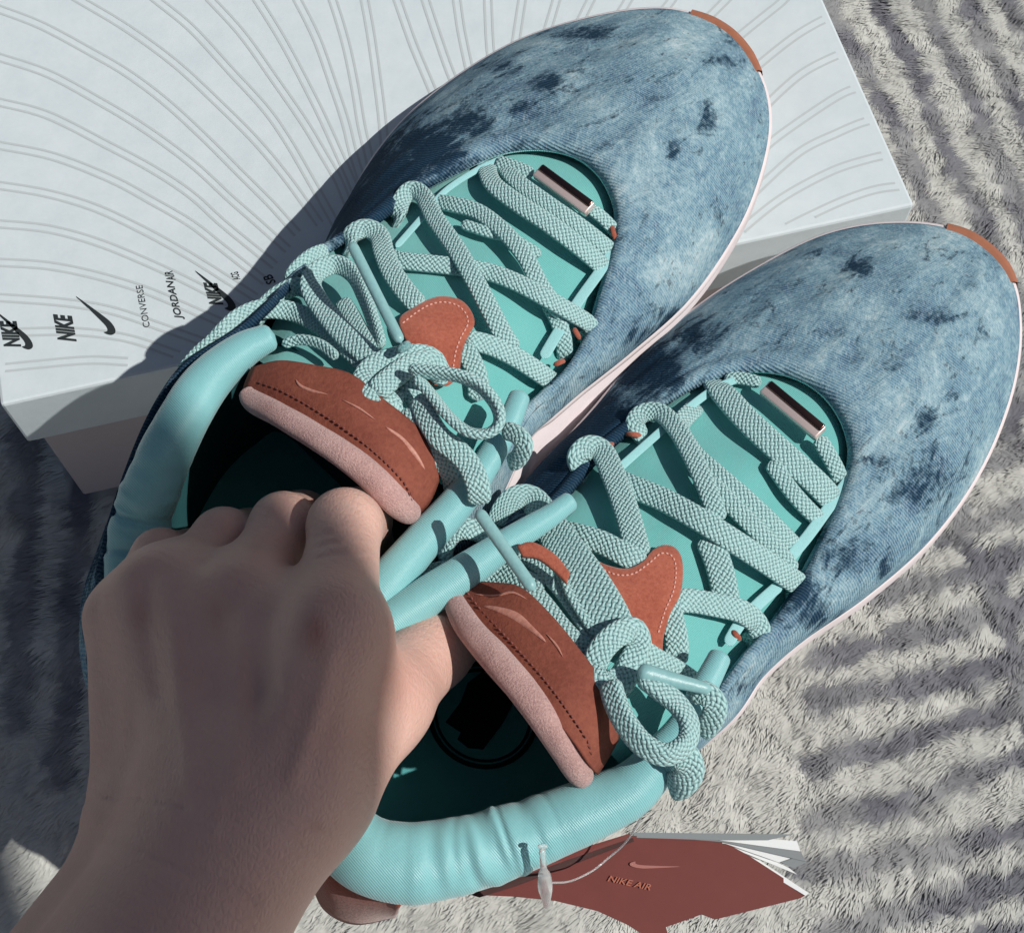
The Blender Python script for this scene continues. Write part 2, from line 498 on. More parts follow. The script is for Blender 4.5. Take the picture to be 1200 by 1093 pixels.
mk("carpet_pile", VV, T1, M_CARPET, carpet, smooth=False, attrs={"dye": np.repeat(dyr, 5), "tone": t5, "nrm": np.repeat(np.c_[lean * .45 + [.2, .2], np.ones(NS)] / np.linalg.norm(np.c_[lean * .45 + [.2, .2], np.ones(NS)], axis=1)[:, None], 5, 0)}, kind="stuff")

# ------------------------------------------------------------------ shoebox
BOXZ = .10
def boxpt(u, v, z): return np.array([*(ba + be * u + bn * v), z])
BL, BD = np.linalg.norm(bb - ba), .235

def rounded_box(name, u0, u1, v0, v1, z0, z1, mat, parent, bev=.0012):
    V = [boxpt(u, v, z) for z in (z0, z1) for (u, v) in ((u0, v0), (u1, v0), (u1, v1), (u0, v1))]
    F = [(3, 2, 1, 0), (4, 5, 6, 7), (0, 1, 5, 4), (1, 2, 6, 5), (2, 3, 7, 6), (3, 0, 4, 7)]
    o = mk(name, V, F, mat, parent, smooth=False)
    b = o.modifiers.new("bevel", 'BEVEL'); b.width = bev; b.segments = 2
    return o
box = thing("shoebox", "white shoebox with grey fan lines and black logos on its lid under the left sneaker", "box", tuple(boxpt(BL / 2, BD / 2, 0)))
rounded_box("box_base", .004, BL - .004, .004, BD - .004, .010, .0745, M_CARDG, box)
lid = rounded_box("lid", 0, BL, 0, BD, .070, BOXZ, M_CARD, box)

def ribbon_px(pts, wpx, z, n=40, taper=False):
    a = crom(np.array(pts, float), n)
    w_ = P(a[:, 0], a[:, 1], z)
    t = np.gradient(w_, axis=0); t /= np.linalg.norm(t, axis=1)[:, None]
    s = np.cross(t, [0, 0, 1.0]); s /= np.linalg.norm(s, axis=1)[:, None]
    h = wpx * .5 * .00026
    hh = np.full((n, 1), h)
    V = np.stack([w_ - s * hh, w_ + s * hh], 1).reshape(-1, 3)
    return V, grid_faces(n, 2)

s1 = 2.667
def z1(l, ox=0, oy=0, sc=s1): return [(ox + x / sc, oy + y / sc) for x, y in l]
fan = [
    z1([(-40, 18), (0, 30), (130, 80), (280, 160), (400, 230), (520, 320), (640, 430), (760, 550), (850, 640), (930, 730)]),
    z1([(-40, 170), (0, 180), (150, 230), (300, 310), (450, 400), (600, 510), (720, 620), (800, 690), (900, 780)]),
    z1([(-40, 312), (0, 320), (150, 360), (330, 450), (480, 530), (600, 610), (700, 700), (860, 830)]),
    z1([(-40, 450), (0, 455), (170, 490), (350, 560), (480, 630), (600, 700), (690, 770), (830, 880)]),
    z1([(-40, 577), (0, 580), (150, 605), (300, 650), (450, 720), (560, 780), (640, 828), (800, 930)]),
    z1([(-40, 697), (0, 700), (150, 715), (300, 755), (450, 815), (600, 885), (760, 970)]),
    z1([(-40, 818), (0, 820), (150, 830), (300, 860), (450, 905), (560, 950), (720, 1020)]),
    z1([(-40, 930), (0, 930), (200, 945), (350, 970), (500, 1020), (640, 1070)]),
    z1([(-40, 1042), (0, 1040), (200, 1035), (330, 1045), (430, 1065), (560, 1110)]),
    z1([(-40, 1150), (0, 1150), (120, 1138), (280, 1125), (400, 1130)]),
    z1([(180, -40), (250, 0), (400, 90), (550, 200), (680, 320), (800, 440), (900, 560), (1000, 700)]),
    z1([(440, -40), (490, 0), (600, 90), (720, 220), (830, 340), (900, 440), (970, 560), (1060, 720)]),
    z1([(620, -40), (660, 0), (760, 110), (860, 250), (950, 380), (1010, 480), (1060, 570), (1110, 700)]),
    z1([(775, -40), (805, 0), (880, 120), (950, 250), (1010, 370), (1060, 480), (1100, 570), (1150, 700)]),
    z1([(905, -40), (930, 0), (990, 120), (1040, 260), (1080, 380), (1110, 500), (1160, 650)]),
    z1([(1020, -40), (1040, 0), (1080, 130), (1110, 270), (1130, 390), (1155, 500), (1180, 640)]),
    z1([(1130, -40), (1140, 0), (1160, 110), (1180, 250), (1195, 370), (1205, 500)]),
    z1([(170, -20), (180, 0), (230, 140), (280, 260), (330, 380)], 400, 0, 2.7325),
    z1([(265, -20), (270, 0), (310, 120), (345, 220), (390, 330)], 400, 0, 2.7325),
    z1([(365, -20), (370, 0), (385, 100), (410, 220)], 400, 0, 2.7325),
    z1([(470, -20), (470, 0), (478, 160), (490, 200)], 400, 0, 2.7325),
    z1([(585, -20), (580, 0), (560, 130), (550, 180)], 400, 0, 2.7325),
    z1([(695, -20), (690, 0), (660, 100), (640, 150)], 400, 0, 2.7325),
    z1([(810, -20), (800, 0), (770, 60), (740, 110)], 400, 0, 2.7325),
    z1([(930, -20), (920, 0), (895, 40), (860, 90)], 400, 0, 2.7325),
    z1([(1070, -20), (1060, 0), (1020, 50)], 400, 0, 2.7325),
    z1([(290, -20), (270, 0), (210, 60), (150, 120)], 750),
    z1([(470, -20), (440, 10), (390, 50), (310, 115), (250, 170)], 750),
    z1([(610, 45), (540, 80), (470, 125), (370, 205), (300, 270)], 750),
    z1([(655, 160), (590, 185), (500, 235), (400, 325), (340, 400)], 750),
    z1([(705, 270), (640, 290), (550, 345), (410, 445), (340, 520)], 750),
    z1([(755, 372), (700, 382), (620, 415), (500, 475), (370, 590), (330, 640)], 750),
    z1([(800, 480), (720, 496), (600, 535), (450, 615), (340, 700), (300, 740)], 750),
    z1([(830, 580), (740, 592), (640, 625), (530, 675), (450, 715)], 750),
]
for pl in fan:
    a = crom(np.array(pl, float), 40)
    t = np.gradient(a, axis=0); t /= np.linalg.norm(t, axis=1)[:, None]
    nn = np.c_[-t[:, 1], t[:, 0]]
    L = np.linspace(0, 1, 40)[:, None]
    off = 4.2
    Vs, Fs = [], []
    for k, sg in enumerate((-1, 1)):
        v, f = ribbon_px(a + nn * off * sg, 3.6, BOXZ + .00012)
        Fs.append(f + len(v) * k); Vs.append(v)
    V = np.vstack(Vs)
    u = (V[:, :2] - ba) @ be; v_ = (V[:, :2] - ba) @ bn
    ok = (u > .003) & (u < BL - .003) & (v_ > .003) & (v_ < BD - .003)
    F = np.vstack(Fs); F = F[ok[F].all(1)]
    if len(F): mk("printed_line", V, F, M_INK, lid, smooth=False)

def text_mesh(txt, ax, ay, org, mat, parent, name, size, shear=0.0, offset=0.0):
    """flat lettering: ax = reading direction (world), ay = letter-up direction"""
    cu = bpy.data.curves.new(name, 'FONT'); cu.body = txt; cu.size = 1; cu.shear = shear; cu.offset = offset
    cu.resolution_u = 3
    ob = bpy.data.objects.new(name, cu); scene.collection.objects.link(ob)
    dg = bpy.context.evaluated_depsgraph_get()
    me = bpy.data.meshes.new_from_object(ob.evaluated_get(dg))
    bpy.data.objects.remove(ob)
    co = np.array([v.co[:] for v in me.vertices]); Fc = [tuple(p.vertices) for p in me.polygons]
    if len(co) == 0: return
    co[:, 0] -= co[:, 0].min(); co[:, 1] -= co[:, 1].min()
    Wd, Ht = co[:, 0].max(), co[:, 1].max()
    V = np.array(org) + np.outer(co[:, 0] / Wd * size[0], ax) + np.outer(co[:, 1] / Ht * size[1], ay)
    bpy.data.meshes.remove(me)
    return mk(name, V, Fc, mat, parent, smooth=False)

def px_frame(p0, p1, p2, z):
    o = P(*[np.array(float(c)) for c in p0], np.array(z)); a = P(*[np.array(float(c)) for c in p1], np.array(z)); b = P(*[np.array(float(c)) for c in p2], np.array(z))
    return o, a - o, b - o

def put_text(txt, p0, p1, p2, z, mat, parent, name, shear=0., offset=0.):
    o, ax, ay = px_frame(p0, p1, p2, z)
    return text_mesh(txt, ax, ay, o, mat, parent, name, (1, 1), shear, offset)

SW = [(0, .30), (.02, .12), (.10, .02), (.22, .0), (.34, .05), (.60, .26), (1.0, .62), (.62, .44), (.34, .32), (.22, .28), (.14, .30), (.10, .38), (.10, .52), (.04, .44)]
def swoosh(p0, p1, p2, z, mat, parent, name="swoosh_logo"):
    o, ax, ay = px_frame(p0, p1, p2, z)
    c = crom(np.array(SW), 46, closed=True)
    V = o + np.outer(c[:, 0], ax) + np.outer(c[:, 1], ay)
    return mk(name, V, [tuple(range(len(V)))], mat, parent, smooth=False)
ZP = BOXZ + .00022
# lettering reads upwards in the photograph: reading direction = image up
put_text("NIKE", (25, 406), (19, 374), (5, 408), ZP, M_INKB, lid, "logo_lettering", .22, .05)
swoosh((42, 407), (8, 358), (17, 415), ZP, M_INKB, lid)
put_text("NIKE", (90, 400), (84, 368), (68, 400), ZP, M_INKB, lid, "logo_lettering", .22, .05)
swoosh((139, 390), (105, 342), (112, 398), ZP, M_INKB, lid)
put_text("CONVERSE", (176, 383), (167, 334), (168, 384), ZP, M_INKB, lid, "logo_lettering", 0, .0)
put_text("JORDAN", (217, 374), (206, 330), (205, 373), ZP, M_INKB, lid, "logo_lettering", 0, .02)
put_text("AIR", (206, 328), (202, 317), (196, 329), ZP, M_INKB, lid, "logo_lettering", 0, .02)
put_text("NIKE", (262, 357), (254, 330), (246, 358), ZP, M_INKB, lid, "logo_lettering", .22, .05)
swoosh((280, 362), (244, 312), (254, 370), ZP, M_INKB, lid)
put_text("ACG", (282, 327), (279, 318), (273, 329), ZP, M_INKB, lid, "logo_lettering", 0, .02)
put_text("SB", (324, 331), (318, 321), (313, 334), ZP, M_INKB, lid, "logo_lettering", 0, .02)

# ------------------------------------------------------------------ shoes
PX = .000222      # metres per photo pixel near the shoes

class Shoe:
    pass

def tube(name, pts, mat, parent, wscale=1.0, n=None, m=28, flat=1.0, roll=0.0, uvcell=None, power=2.0, cap=True, attrs=None, label=None, ripple=None, nrm=None):
    """pts: (world x,y,z, half width m, half thickness m, roll deg)"""
    p = np.asarray(pts, float)
    if n is None:
        L = np.linalg.norm(np.diff(p[:, :3], axis=0), axis=1).sum()
        n = int(max(10, L / .0007))
    c = crom(p, n)
    C = c[:, :3]
    T = np.gradient(C, axis=0); T /= np.linalg.norm(T, axis=1)[:, None] + 1e-12
    up = np.array([0, -.25, 1.0]) if nrm is None else np.array(nrm, float)
    up = up / np.linalg.norm(up)
    # minimise sudden flips: start from 'up' and blend with transported frame
    N = np.zeros_like(C)
    prev = None
    for i in range(n):
        a = up - T[i] * (up @ T[i]); la_ = np.linalg.norm(a)
        if prev is None: v = a / max(la_, 1e-6)
        else:
            q = prev - T[i] * (prev @ T[i]); q /= np.linalg.norm(q) + 1e-9
            wgt = min(.25, la_ ** 2 * .4)
            v = q * (1 - wgt) + (a / max(la_, 1e-6)) * wgt
            v /= np.linalg.norm(v) + 1e-9
        N[i] = v; prev = v
    B = np.cross(T, N)
    r = np.radians(c[:, 5])[:, None]
    N2 = N * np.cos(r) + B * np.sin(r); B2 = B * np.cos(r) - N * np.sin(r)
    th = np.linspace(0, 2 * math.pi, m, endpoint=False)
    cs, sn = np.cos(th), np.sin(th)
    ex = 2.0 / power
    cx = np.sign(cs) * np.abs(cs) ** ex; sy = np.sign(sn) * np.abs(sn) ** ex
    hw = c[:, 3][:, None, None]; ht = c[:, 4][:, None, None]
    off = B2[:, None] * cx[None, :, None] * hw + N2[:, None] * sy[None, :, None] * ht
    if ripple is not None: off = off * (1 + ripple(C, np.linspace(0, 1, n), th))[:, :, None]
    V = C[:, None] + off
    if cap:
        e0 = np.sqrt(np.maximum(0, 1 - (1 - np.minimum(np.arange(n), 3) / 3.0) ** 2)); e1 = e0[::-1]
        sc = np.minimum(e0, e1)[:, None, None] * .97 + .03
        V = C[:, None] + off * sc
    V = V.reshape(-1, 3)
    F = grid_faces(n, m, False, True)
    S = np.r_[0, np.cumsum(np.linalg.norm(np.diff(C, axis=0), axis=1))]
    uv = None
    if uvcell:
        per = np.r_[0, np.cumsum(np.hypot(np.diff(cx * np.median(c[:, 3])), np.diff(sy * np.median(c[:, 4]))))]
        tot = per[-1] + per[1]
        ncell = max(4, round(tot / uvcell))
        uv = np.stack([np.repeat(S / uvcell, m), np.tile(per / tot * ncell, n)], -1)
        # symmetrise around the ring so the seam matches
    return mk(name, V, F, mat, parent, uv=uv, attrs=attrs, label=label)

def make_zb(c0, c1, z0, z1_, hw=100.0, drop=.007):
    c0 = np.array(c0, float); c1 = np.array(c1, float); ax = c1 - c0; L = np.linalg.norm(ax); u = ax / L; v = np.array([-u[1], u[0]])
    def zb(px, py):
        d = np.stack([np.asarray(px, float) - c0[0], np.asarray(py, float) - c0[1]], -1)
        a = (d @ u) / L; c = (d @ v) / hw
        return z0 + (z1_ - z0) * np.clip(a, -.4, 1.15) - drop * np.minimum(c ** 2, 1.6)
    return zb

def seam_stitch(root, C, step=.0021, length=.0013, r=.00024):
    L = np.r_[0, np.cumsum(np.linalg.norm(np.diff(C, axis=0), axis=1))]
    Vs, Fs = [], []
    for s_ in np.arange(.001, L[-1] - .002, step):
        A = np.array([np.interp(s_, L, C[:, j]) for j in range(3)]); B = np.array([np.interp(s_ + length, L, C[:, j]) for j in range(3)])
        d = B - A; d /= np.linalg.norm(d); sd_ = np.cross(d, [0, 0, 1.0]); up = np.cross(sd_, d); k = len(Vs)
        for t, rr in ((0, .3), (.3, 1), (.7, 1), (1, .3)):
            for an in range(5):
                th = an * math.pi * .4
                Vs.append(A + (B - A) * t + (sd_ * math.cos(th) + up * math.sin(th)) * r * rr)
        Fs += [(k + i * 5 + j, k + i * 5 + (j + 1) % 5, k + (i + 1) * 5 + (j + 1) % 5, k + (i + 1) * 5 + j) for i in range(3) for j in range(5)]
    mk("stitching", Vs, Fs, M_THREADB, root, kind="stuff")

def build_upper(root, st, zb, dyefn, seam, name="upper"):
    """st: list of (O px, O z | None, T px, T z | None, bulge mm, power)"""
    Tw, Ow, bul, pw = [], [], [], []
    for (O, oz, T, tz, b, p_) in st:
        tz_ = float(zb(T[0], T[1])) + .0025 if tz is None else tz
        Tw.append(P(np.array(float(T[0])), np.array(float(T[1])), np.array(tz_)))
        Ow.append(None if O is None else P(np.array(float(O[0])), np.array(float(O[1])), np.array(oz)))
        bul.append(b); pw.append(p_)
    Tw = np.array(Tw)
    cen = Tw.mean(0)
    for i in range(len(st)):
        if Ow[i] is None:
            tg = Tw[(i + 1) % len(Tw)] - Tw[i - 1]; nr = np.array([tg[1], -tg[0], 0]); nr /= np.linalg.norm(nr)
            if nr @ (Tw[i] - cen) < 0: nr = -nr
            Ow[i] = np.array([*(Tw[i][:2] + nr[:2] * .007), st[i][1]])
    Ow = np.array(Ow)
    NSG, NR = 420, 36
    Tc = cparam(Tw, NSG, True); Oc = cparam(Ow, NSG, True)
    bc = cparam(np.array(bul)[:, None], NSG, True)[:, 0]; pc = cparam(np.array(pw)[:, None], NSG, True)[:, 0]
    tg = np.roll(Oc, -1, 0) - np.roll(Oc, 1, 0); nr = np.c_[tg[:, 1], -tg[:, 0], 0 * tg[:, 0]]; nr /= np.linalg.norm(nr, axis=1)[:, None]
    if ((Oc - cen) * nr).sum() < 0: nr = -nr
    t = np.linspace(0, 1, NR)[None, :, None]
    V = Oc[:, None] * (1 - t) + Tc[:, None] * t
    zt = 1 - (1 - t[..., 0]) ** pc[:, None]
    V[..., 2] = Oc[:, None, 2] + (Tc[:, None, 2] - Oc[:, None, 2]) * zt
    V += nr[:, None] * (np.sin(t * math.pi) * (1 - t)) * bc[:, None, None] * .0026
    # rolled hem at the throat
    Qf = V.reshape(-1, 3); ca, sa_ = math.cos(math.radians(50)), math.sin(math.radians(50))
    al = Qf[:, 0] * ca + Qf[:, 1] * sa_; ac = -Qf[:, 0] * sa_ + Qf[:, 1] * ca
    cr = vnoise(np.c_[al / 3.2, ac, Qf[:, 2]], .0045, 91) * .00055 + vnoise(np.c_[al / 4, ac, Qf[:, 2] * .5], .010, 92) * .0008
    tt_ = np.tile(np.linspace(0, 1, NR), NSG)
    V[..., 2] += (cr * np.clip(np.sin(tt_ * math.pi) * 1.6, 0, 1)).reshape(NSG, NR)
    V[:, -1, 2] -= .0012; V[:, -2, 2] += .0006; V[:, -3, 2] += .0009; V[:, -4, 2] += .0006; V[:, -6, 2] -= .0003
    Q = V.reshape(-1, 3)
    nz = vnoise(Q, .02, 31) * .0007 + vnoise(Q, .009, 32) * .00035
    Q[:, 2] += nz * np.sin(np.tile(np.linspace(0, 1, NR), NSG) * math.pi)
    px = project(Q)
    o = mk(name, Q, grid_faces(NSG, NR, True, False), M_DENIM, root, attrs={"dye": dyefn(px)})
    s = o.modifiers.new("shell", 'SOLIDIFY'); s.thickness = .0014; s.offset = -1
    sel = [i for i in range(NSG) if seam[0] * NSG / len(st) <= i <= seam[1] * NSG / len(st)]
    seam_stitch(root, V[sel, -5] + [0, 0, .0005])
    tube("throat_binding", [[*p_, .00075, .0006, 0] for p_ in V[sel[::6], -1] + [0, 0, .0004]], M_TAPE, root, m=10)
    # midsole and outsole
    def ring(offs, z0, mode='abs'):
        R = Oc + nr * offs
        R[:, 2] = Oc[:, 2] + z0 if mode == 'rel' else z0
        return R
    return Oc, Tc, nr, V

def build_sole(root, Oc, nr, zbot, tip_range, band):
    n = len(Oc)
    uc = cparam(np.array(band, float)[:, None], n, True)
    rows = []
    prof = [(-.004, .0012), (.0002, .0016), (.0016, .0008), (.0021, -.0006), (.0019, -.0022), (.0008, -.0032), (.0008, -.0038), (.0024, -.005)]
    for o_, z_ in prof:
        R = Oc + nr * o_; R[:, 2] += z_; rows.append(R)
    Rm = Oc - nr * uc * .6; Rm[:, 2] = Oc[:, 2] * .45 + zbot * .55; rows.append(Rm)
    Rb = Oc - nr * uc; Rb[:, 2] = zbot + .003; rows.append(Rb)
    Rb = Oc - nr * (uc + .003); Rb[:, 2] = zbot; rows.append(Rb)
    V = np.stack(rows, 1).reshape(-1, 3)
    m = len(rows)
    F = grid_faces(n, m, True, False)
    mk("midsole", V, F, M_MID, root)
    # underside
    R = Oc - nr * (uc + .003); R[:, 2] = zbot - .0006
    c = R.mean(0)
    R2 = Oc - nr * (uc + .003); R2[:, 2] = zbot + .001
    V = np.vstack([R, R2, c]); F = [(i, (i + 1) % n, n + (i + 1) % n, n + i) for i in range(n)] + [((i + 1) % n, i, 2 * n) for i in range(n)]
    mk("outsole", V, F, M_TIP, root)
    i0, i1 = tip_range
    idx = np.arange(i0, i1 + 1)
    rows = []
    k = len(idx); tp = np.minimum(1, np.minimum(np.arange(k), np.arange(k)[::-1]) / 6.0)[:, None]
    for o_, z_ in [(-.0035, .0016), (.0003, .0028), (.0026, .0018), (.0034, -.0006), (.0032, -.006), (.0028, -.012)]:
        q = Oc[idx] + nr[idx] * o_ * (.75 + .25 * tp); q[:, 2] += z_; rows.append(q)
    V = np.stack(rows, 1).reshape(-1, 3)
    mk("toe_bumper", V, grid_faces(k, len(rows)), M_TIP, root)

def build_tongue(root, L, R, zb, name="tongue", mat=None):
    L = cparam(np.array(L, float), 90); R = cparam(np.array(R, float), 90)
    m = 40
    t = np.linspace(0, 1, m)[None, :, None]
    g = L[:, None] * (1 - t) + R[:, None] * t
    z = zb(g[..., 0], g[..., 1]) - .0022
    e = np.abs(t[..., 0] * 2 - 1)
    z = z - .005 * np.clip((e - .78) / .22, 0, 1) ** 2
    a = np.linspace(0, 1, 90)[:, None]
    z = z - .004 * np.clip((.06 - a) / .06, 0, 1)
    W_ = P(g[..., 0], g[..., 1], z).reshape(-1, 3)
    W_[:, 2] += vnoise(W_, .012, 41) * .0009
    return mk(name, W_, grid_faces(90, m), mat or M_TONGUE, root)

def laces(root, data, zb, owner_name="shoelace"):
    """each entry: (pts px, width px, level mm or list, roll or list, thickness mm)"""
    first = None
    for k, (pts, wpx, lev, roll, thk) in enumerate(data):
        n = len(pts)
        lev = [lev] * n if np.isscalar(lev) else lev
        if len(lev) != n: lev = np.interp(np.linspace(0, 1, n), np.linspace(0, 1, len(lev)), lev)
        pts = [tuple(p) for p in pts]; lev = list(lev)
        wpx = wpx * 1.12 if np.isscalar(wpx) else [v * 1.16 for v in wpx]
        if lev[-1] <= -1.9:
            d = np.subtract(pts[-1], pts[-2]); d = d / np.linalg.norm(d) * 5; pts.append(tuple(np.add(pts[-1], d))); lev.append(lev[-1] - 6)
        if lev[0] <= -.9:
            d = np.subtract(pts[0], pts[1]); d = d / np.linalg.norm(d) * 6; pts.insert(0, tuple(np.add(pts[0], d))); lev.insert(0, lev[0] - 6)
        n = len(pts)
        if len(lev) != n: lev = np.interp(np.linspace(0, 1, n), np.linspace(0, 1, len(lev)), lev)
        roll = [roll] * n if np.isscalar(roll) else np.interp(np.linspace(0, 1, n), np.linspace(0, 1, len(roll)), roll)
        q = []
        wl = [wpx] * n if np.isscalar(wpx) else np.interp(np.linspace(0, 1, n), np.linspace(0, 1, len(wpx)), wpx)
        for (x, y), lv, ro, ww in zip(pts, lev, roll, wl):
            z = lv * .001 if lv > 100 else float(zb(x, y)) + .0012 + lv * .001
            w_ = P(np.array(float(x)), np.array(float(y)), np.array(z))
            q.append([*w_, ww * .5 * PX, thk * .00050, ro])
        ob = tube(owner_name, q, M_LACE, root if first is None else root, uvcell=.0016, m=30, power=3.3)
        if first is None: first = ob
    return first

def rod(name, a, b, za, zb_, r, parent, mat=M_AGLET, r2=None, wob=0.0):
    A = P(np.array(float(a[0])), np.array(float(a[1])), np.array(za)); B = P(np.array(float(b[0])), np.array(float(b[1])), np.array(zb_))
    q = []
    for t in np.linspace(0, 1, 6):
        rr = r * (1 - t) + (r2 if r2 else r) * t
        q.append([*(A * (1 - t) + B * t + np.array([wob * math.sin(t * 5), 0, 0])), rr, rr * .8, 0])
    return tube(name, q, mat, parent, m=20, power=2.0)

def patch(name, rows_px, zrows, mat, parent, nu=40, nv=24, attrs=None, thick=.0014, smoothz=True):
    """loft through pixel rows (each a list of (x,y)); zrows list of z (scalar or list)"""
    R = []
    for r_, zr in zip(rows_px, zrows):
        n_ = len(r_); zr = [zr] * n_ if np.isscalar(zr) else np.interp(np.linspace(0, 1, n_), np.linspace(0, 1, len(zr)), zr)
        c = crom(np.c_[np.array(r_, float), np.array(zr) * 1000], nu)
        R.append(P(c[:, 0], c[:, 1], c[:, 2] / 1000))
    R = np.array(R)
    G = cparam(R.reshape(len(R), -1), nv).reshape(nv, nu, 3)
    o = mk(name, G.reshape(-1, 3), grid_faces(nv, nu), mat, parent)
    if thick:
        s = o.modifiers.new("shell", 'SOLIDIFY'); s.thickness = thick; s.offset = 0
    return o

def poly_slab(name, outline_px, z, mat, parent, th=.0015, n=80, bevel=.0005):
    a = crom(np.array(outline_px, float), n, closed=True)
    zz = z(a[:, 0], a[:, 1]) if callable(z) else np.full(n, z)
    c = a.mean(0)
    zc = float(z(c[0], c[1])) if callable(z) else z
    rows = []
    for s_, dz in ((1.0, -th), (1.0, -th * .3), (.985, 0.0), (.93, .0003), (.6, None), (.3, None)):
        g = c + (a - c) * s_
        zg = z(g[:, 0], g[:, 1]) if callable(z) else np.full(n, z)
        rows.append(P(g[:, 0], g[:, 1], zg + (dz if dz is not None else .0003)))
    V = np.vstack(rows + [P(np.array([c[0]]), np.array([c[1]]), np.array([zc + .0003]))])
    F = []
    for r_ in range(len(rows) - 1):
        for i in range(n):
            F.append((r_ * n + i, r_ * n + (i + 1) % n, (r_ + 1) * n + (i + 1) % n, (r_ + 1) * n + i))
    k = (len(rows) - 1) * n
    F += [(k + i, k + (i + 1) % n, len(V) - 1) for i in range(n)]
    return mk(name, V, F, mat, parent)

def stitches(name, pts_px, z, parent, mat, step=6.0, length=3.6, r=.00028):
    a = np.array(pts_px, float)
    c = crom(a, 400)
    L = np.r_[0, np.cumsum(np.linalg.norm(np.diff(c, axis=0), axis=1))]
    Vs, Fs = [], []
    for s in np.arange(2, L[-1] - 2, step):
        p0 = np.array([np.interp(s, L, c[:, 0]), np.interp(s, L, c[:, 1])]); p1 = np.array([np.interp(s + length, L, c[:, 0]), np.interp(s + length, L, c[:, 1])])
        f = (lambda q: float(z(q[0], q[1]))) if callable(z) else (lambda q: z)
        A = P(p0[0], p0[1], np.array(f(p0))); B = P(p1[0], p1[1], np.array(f(p1)))
        d = B - A; d /= np.linalg.norm(d); sd_ = np.cross(d, [0, 0, 1.0]); up = np.array([0, 0, 1.0])
        k = len(Vs)
        for t, rr in ((0, .35), (.25, 1), (.75, 1), (1, .35)):
            for an in range(6):
                th = an * math.pi / 3
                Vs.append(A + (B - A) * t + (sd_ * math.cos(th) + up * math.sin(th)) * r * rr)
        for i in range(3):
            for j in range(6):
                Fs.append((k + i * 6 + j, k + i * 6 + (j + 1) % 6, k + (i + 1) * 6 + (j + 1) % 6, k + (i + 1) * 6 + j))
    return mk(name, Vs, Fs, mat, parent, kind="stuff")

def surf_z(o, rad=5.0, lift=.0003):
    co = np.array([v.co[:] for v in o.data.vertices]) + origin_of(o.parent)
    pxs = project(co)
    def f(x, y=None):
        d = np.hypot(pxs[:, 0] - x, pxs[:, 1] - y)
        k = np.where(d < rad)[0]
        return float(co[k, 2].max() if len(k) else co[np.argmin(d), 2]) + lift
    return f

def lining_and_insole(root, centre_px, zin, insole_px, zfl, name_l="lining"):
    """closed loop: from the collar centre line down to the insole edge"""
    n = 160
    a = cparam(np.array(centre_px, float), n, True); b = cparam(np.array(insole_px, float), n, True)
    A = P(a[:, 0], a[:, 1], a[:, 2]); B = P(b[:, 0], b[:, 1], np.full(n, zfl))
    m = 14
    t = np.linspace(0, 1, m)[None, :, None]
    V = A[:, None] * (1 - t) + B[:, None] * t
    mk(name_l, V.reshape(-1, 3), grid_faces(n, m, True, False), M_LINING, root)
    c = B.mean(0)
    V = np.vstack([B, c])
    mk("insole", V, [(i, (i + 1) % n, n) for i in range(n)], M_INSOLE, root)

def dye_from(blobs, base=0.0):
    B = np.array(blobs, float)
    def f(px):
        d = np.full(len(px), base)
        for x, y, rx_, ry_, s in B:
            q = ((px[:, 0] - x) / rx_) ** 2 + ((px[:, 1] - y) / ry_) ** 2
            d = np.maximum(d, s * np.exp(-q * .7) + 0 * base)
        return d
    return f

def tapes(root, lst, zb, lv=.0022):
    for pts, wpx in lst:
        q = []
        for x, y in pts:
            w_ = P(np.array(float(x)), np.array(float(y)), np.array(float(zb(x, y)) + lv)); q.append([*w_, wpx * .5 * PX, .0004, 0])
        tube("eyestay_tape", q, M_TAPE, root, m=16, power=4)

def loops(root, lst, zb):
    for (x, y), (x2, y2), lv in lst:
        q = []
        for t in np.linspace(0, 1, 5):
            X_, Y_ = x * (1 - t) + x2 * t, y * (1 - t) + y2 * t
            w_ = P(np.array(X_), np.array(Y_), np.array(float(zb(X_, Y_)) + lv * .001 + .0015 * math.sin(t * math.pi))); q.append([*w_, .0008, .0005, 0])
        tube("lace_loop", q, M_RUST, root, m=12)

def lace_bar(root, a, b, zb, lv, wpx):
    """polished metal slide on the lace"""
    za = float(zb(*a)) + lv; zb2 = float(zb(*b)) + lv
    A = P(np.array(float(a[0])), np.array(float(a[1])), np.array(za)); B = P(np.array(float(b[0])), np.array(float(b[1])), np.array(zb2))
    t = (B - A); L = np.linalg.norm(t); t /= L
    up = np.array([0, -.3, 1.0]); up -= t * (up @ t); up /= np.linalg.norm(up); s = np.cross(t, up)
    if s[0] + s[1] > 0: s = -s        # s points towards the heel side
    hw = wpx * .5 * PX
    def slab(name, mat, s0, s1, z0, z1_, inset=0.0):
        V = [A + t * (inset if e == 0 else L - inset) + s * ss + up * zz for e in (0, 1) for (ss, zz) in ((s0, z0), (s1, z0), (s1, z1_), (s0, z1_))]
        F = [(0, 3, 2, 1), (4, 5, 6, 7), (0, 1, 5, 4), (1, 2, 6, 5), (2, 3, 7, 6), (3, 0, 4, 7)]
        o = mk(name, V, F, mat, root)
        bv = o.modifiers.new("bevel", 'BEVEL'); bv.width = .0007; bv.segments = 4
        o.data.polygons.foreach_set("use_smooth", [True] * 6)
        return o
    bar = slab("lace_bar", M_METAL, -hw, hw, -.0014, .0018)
    f = slab("bar_reflection", M_METALD, -hw * .98, hw * .02, .0012, .0024, .0004)  # dark plate painted as the bar's dark reflection
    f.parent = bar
    return bar

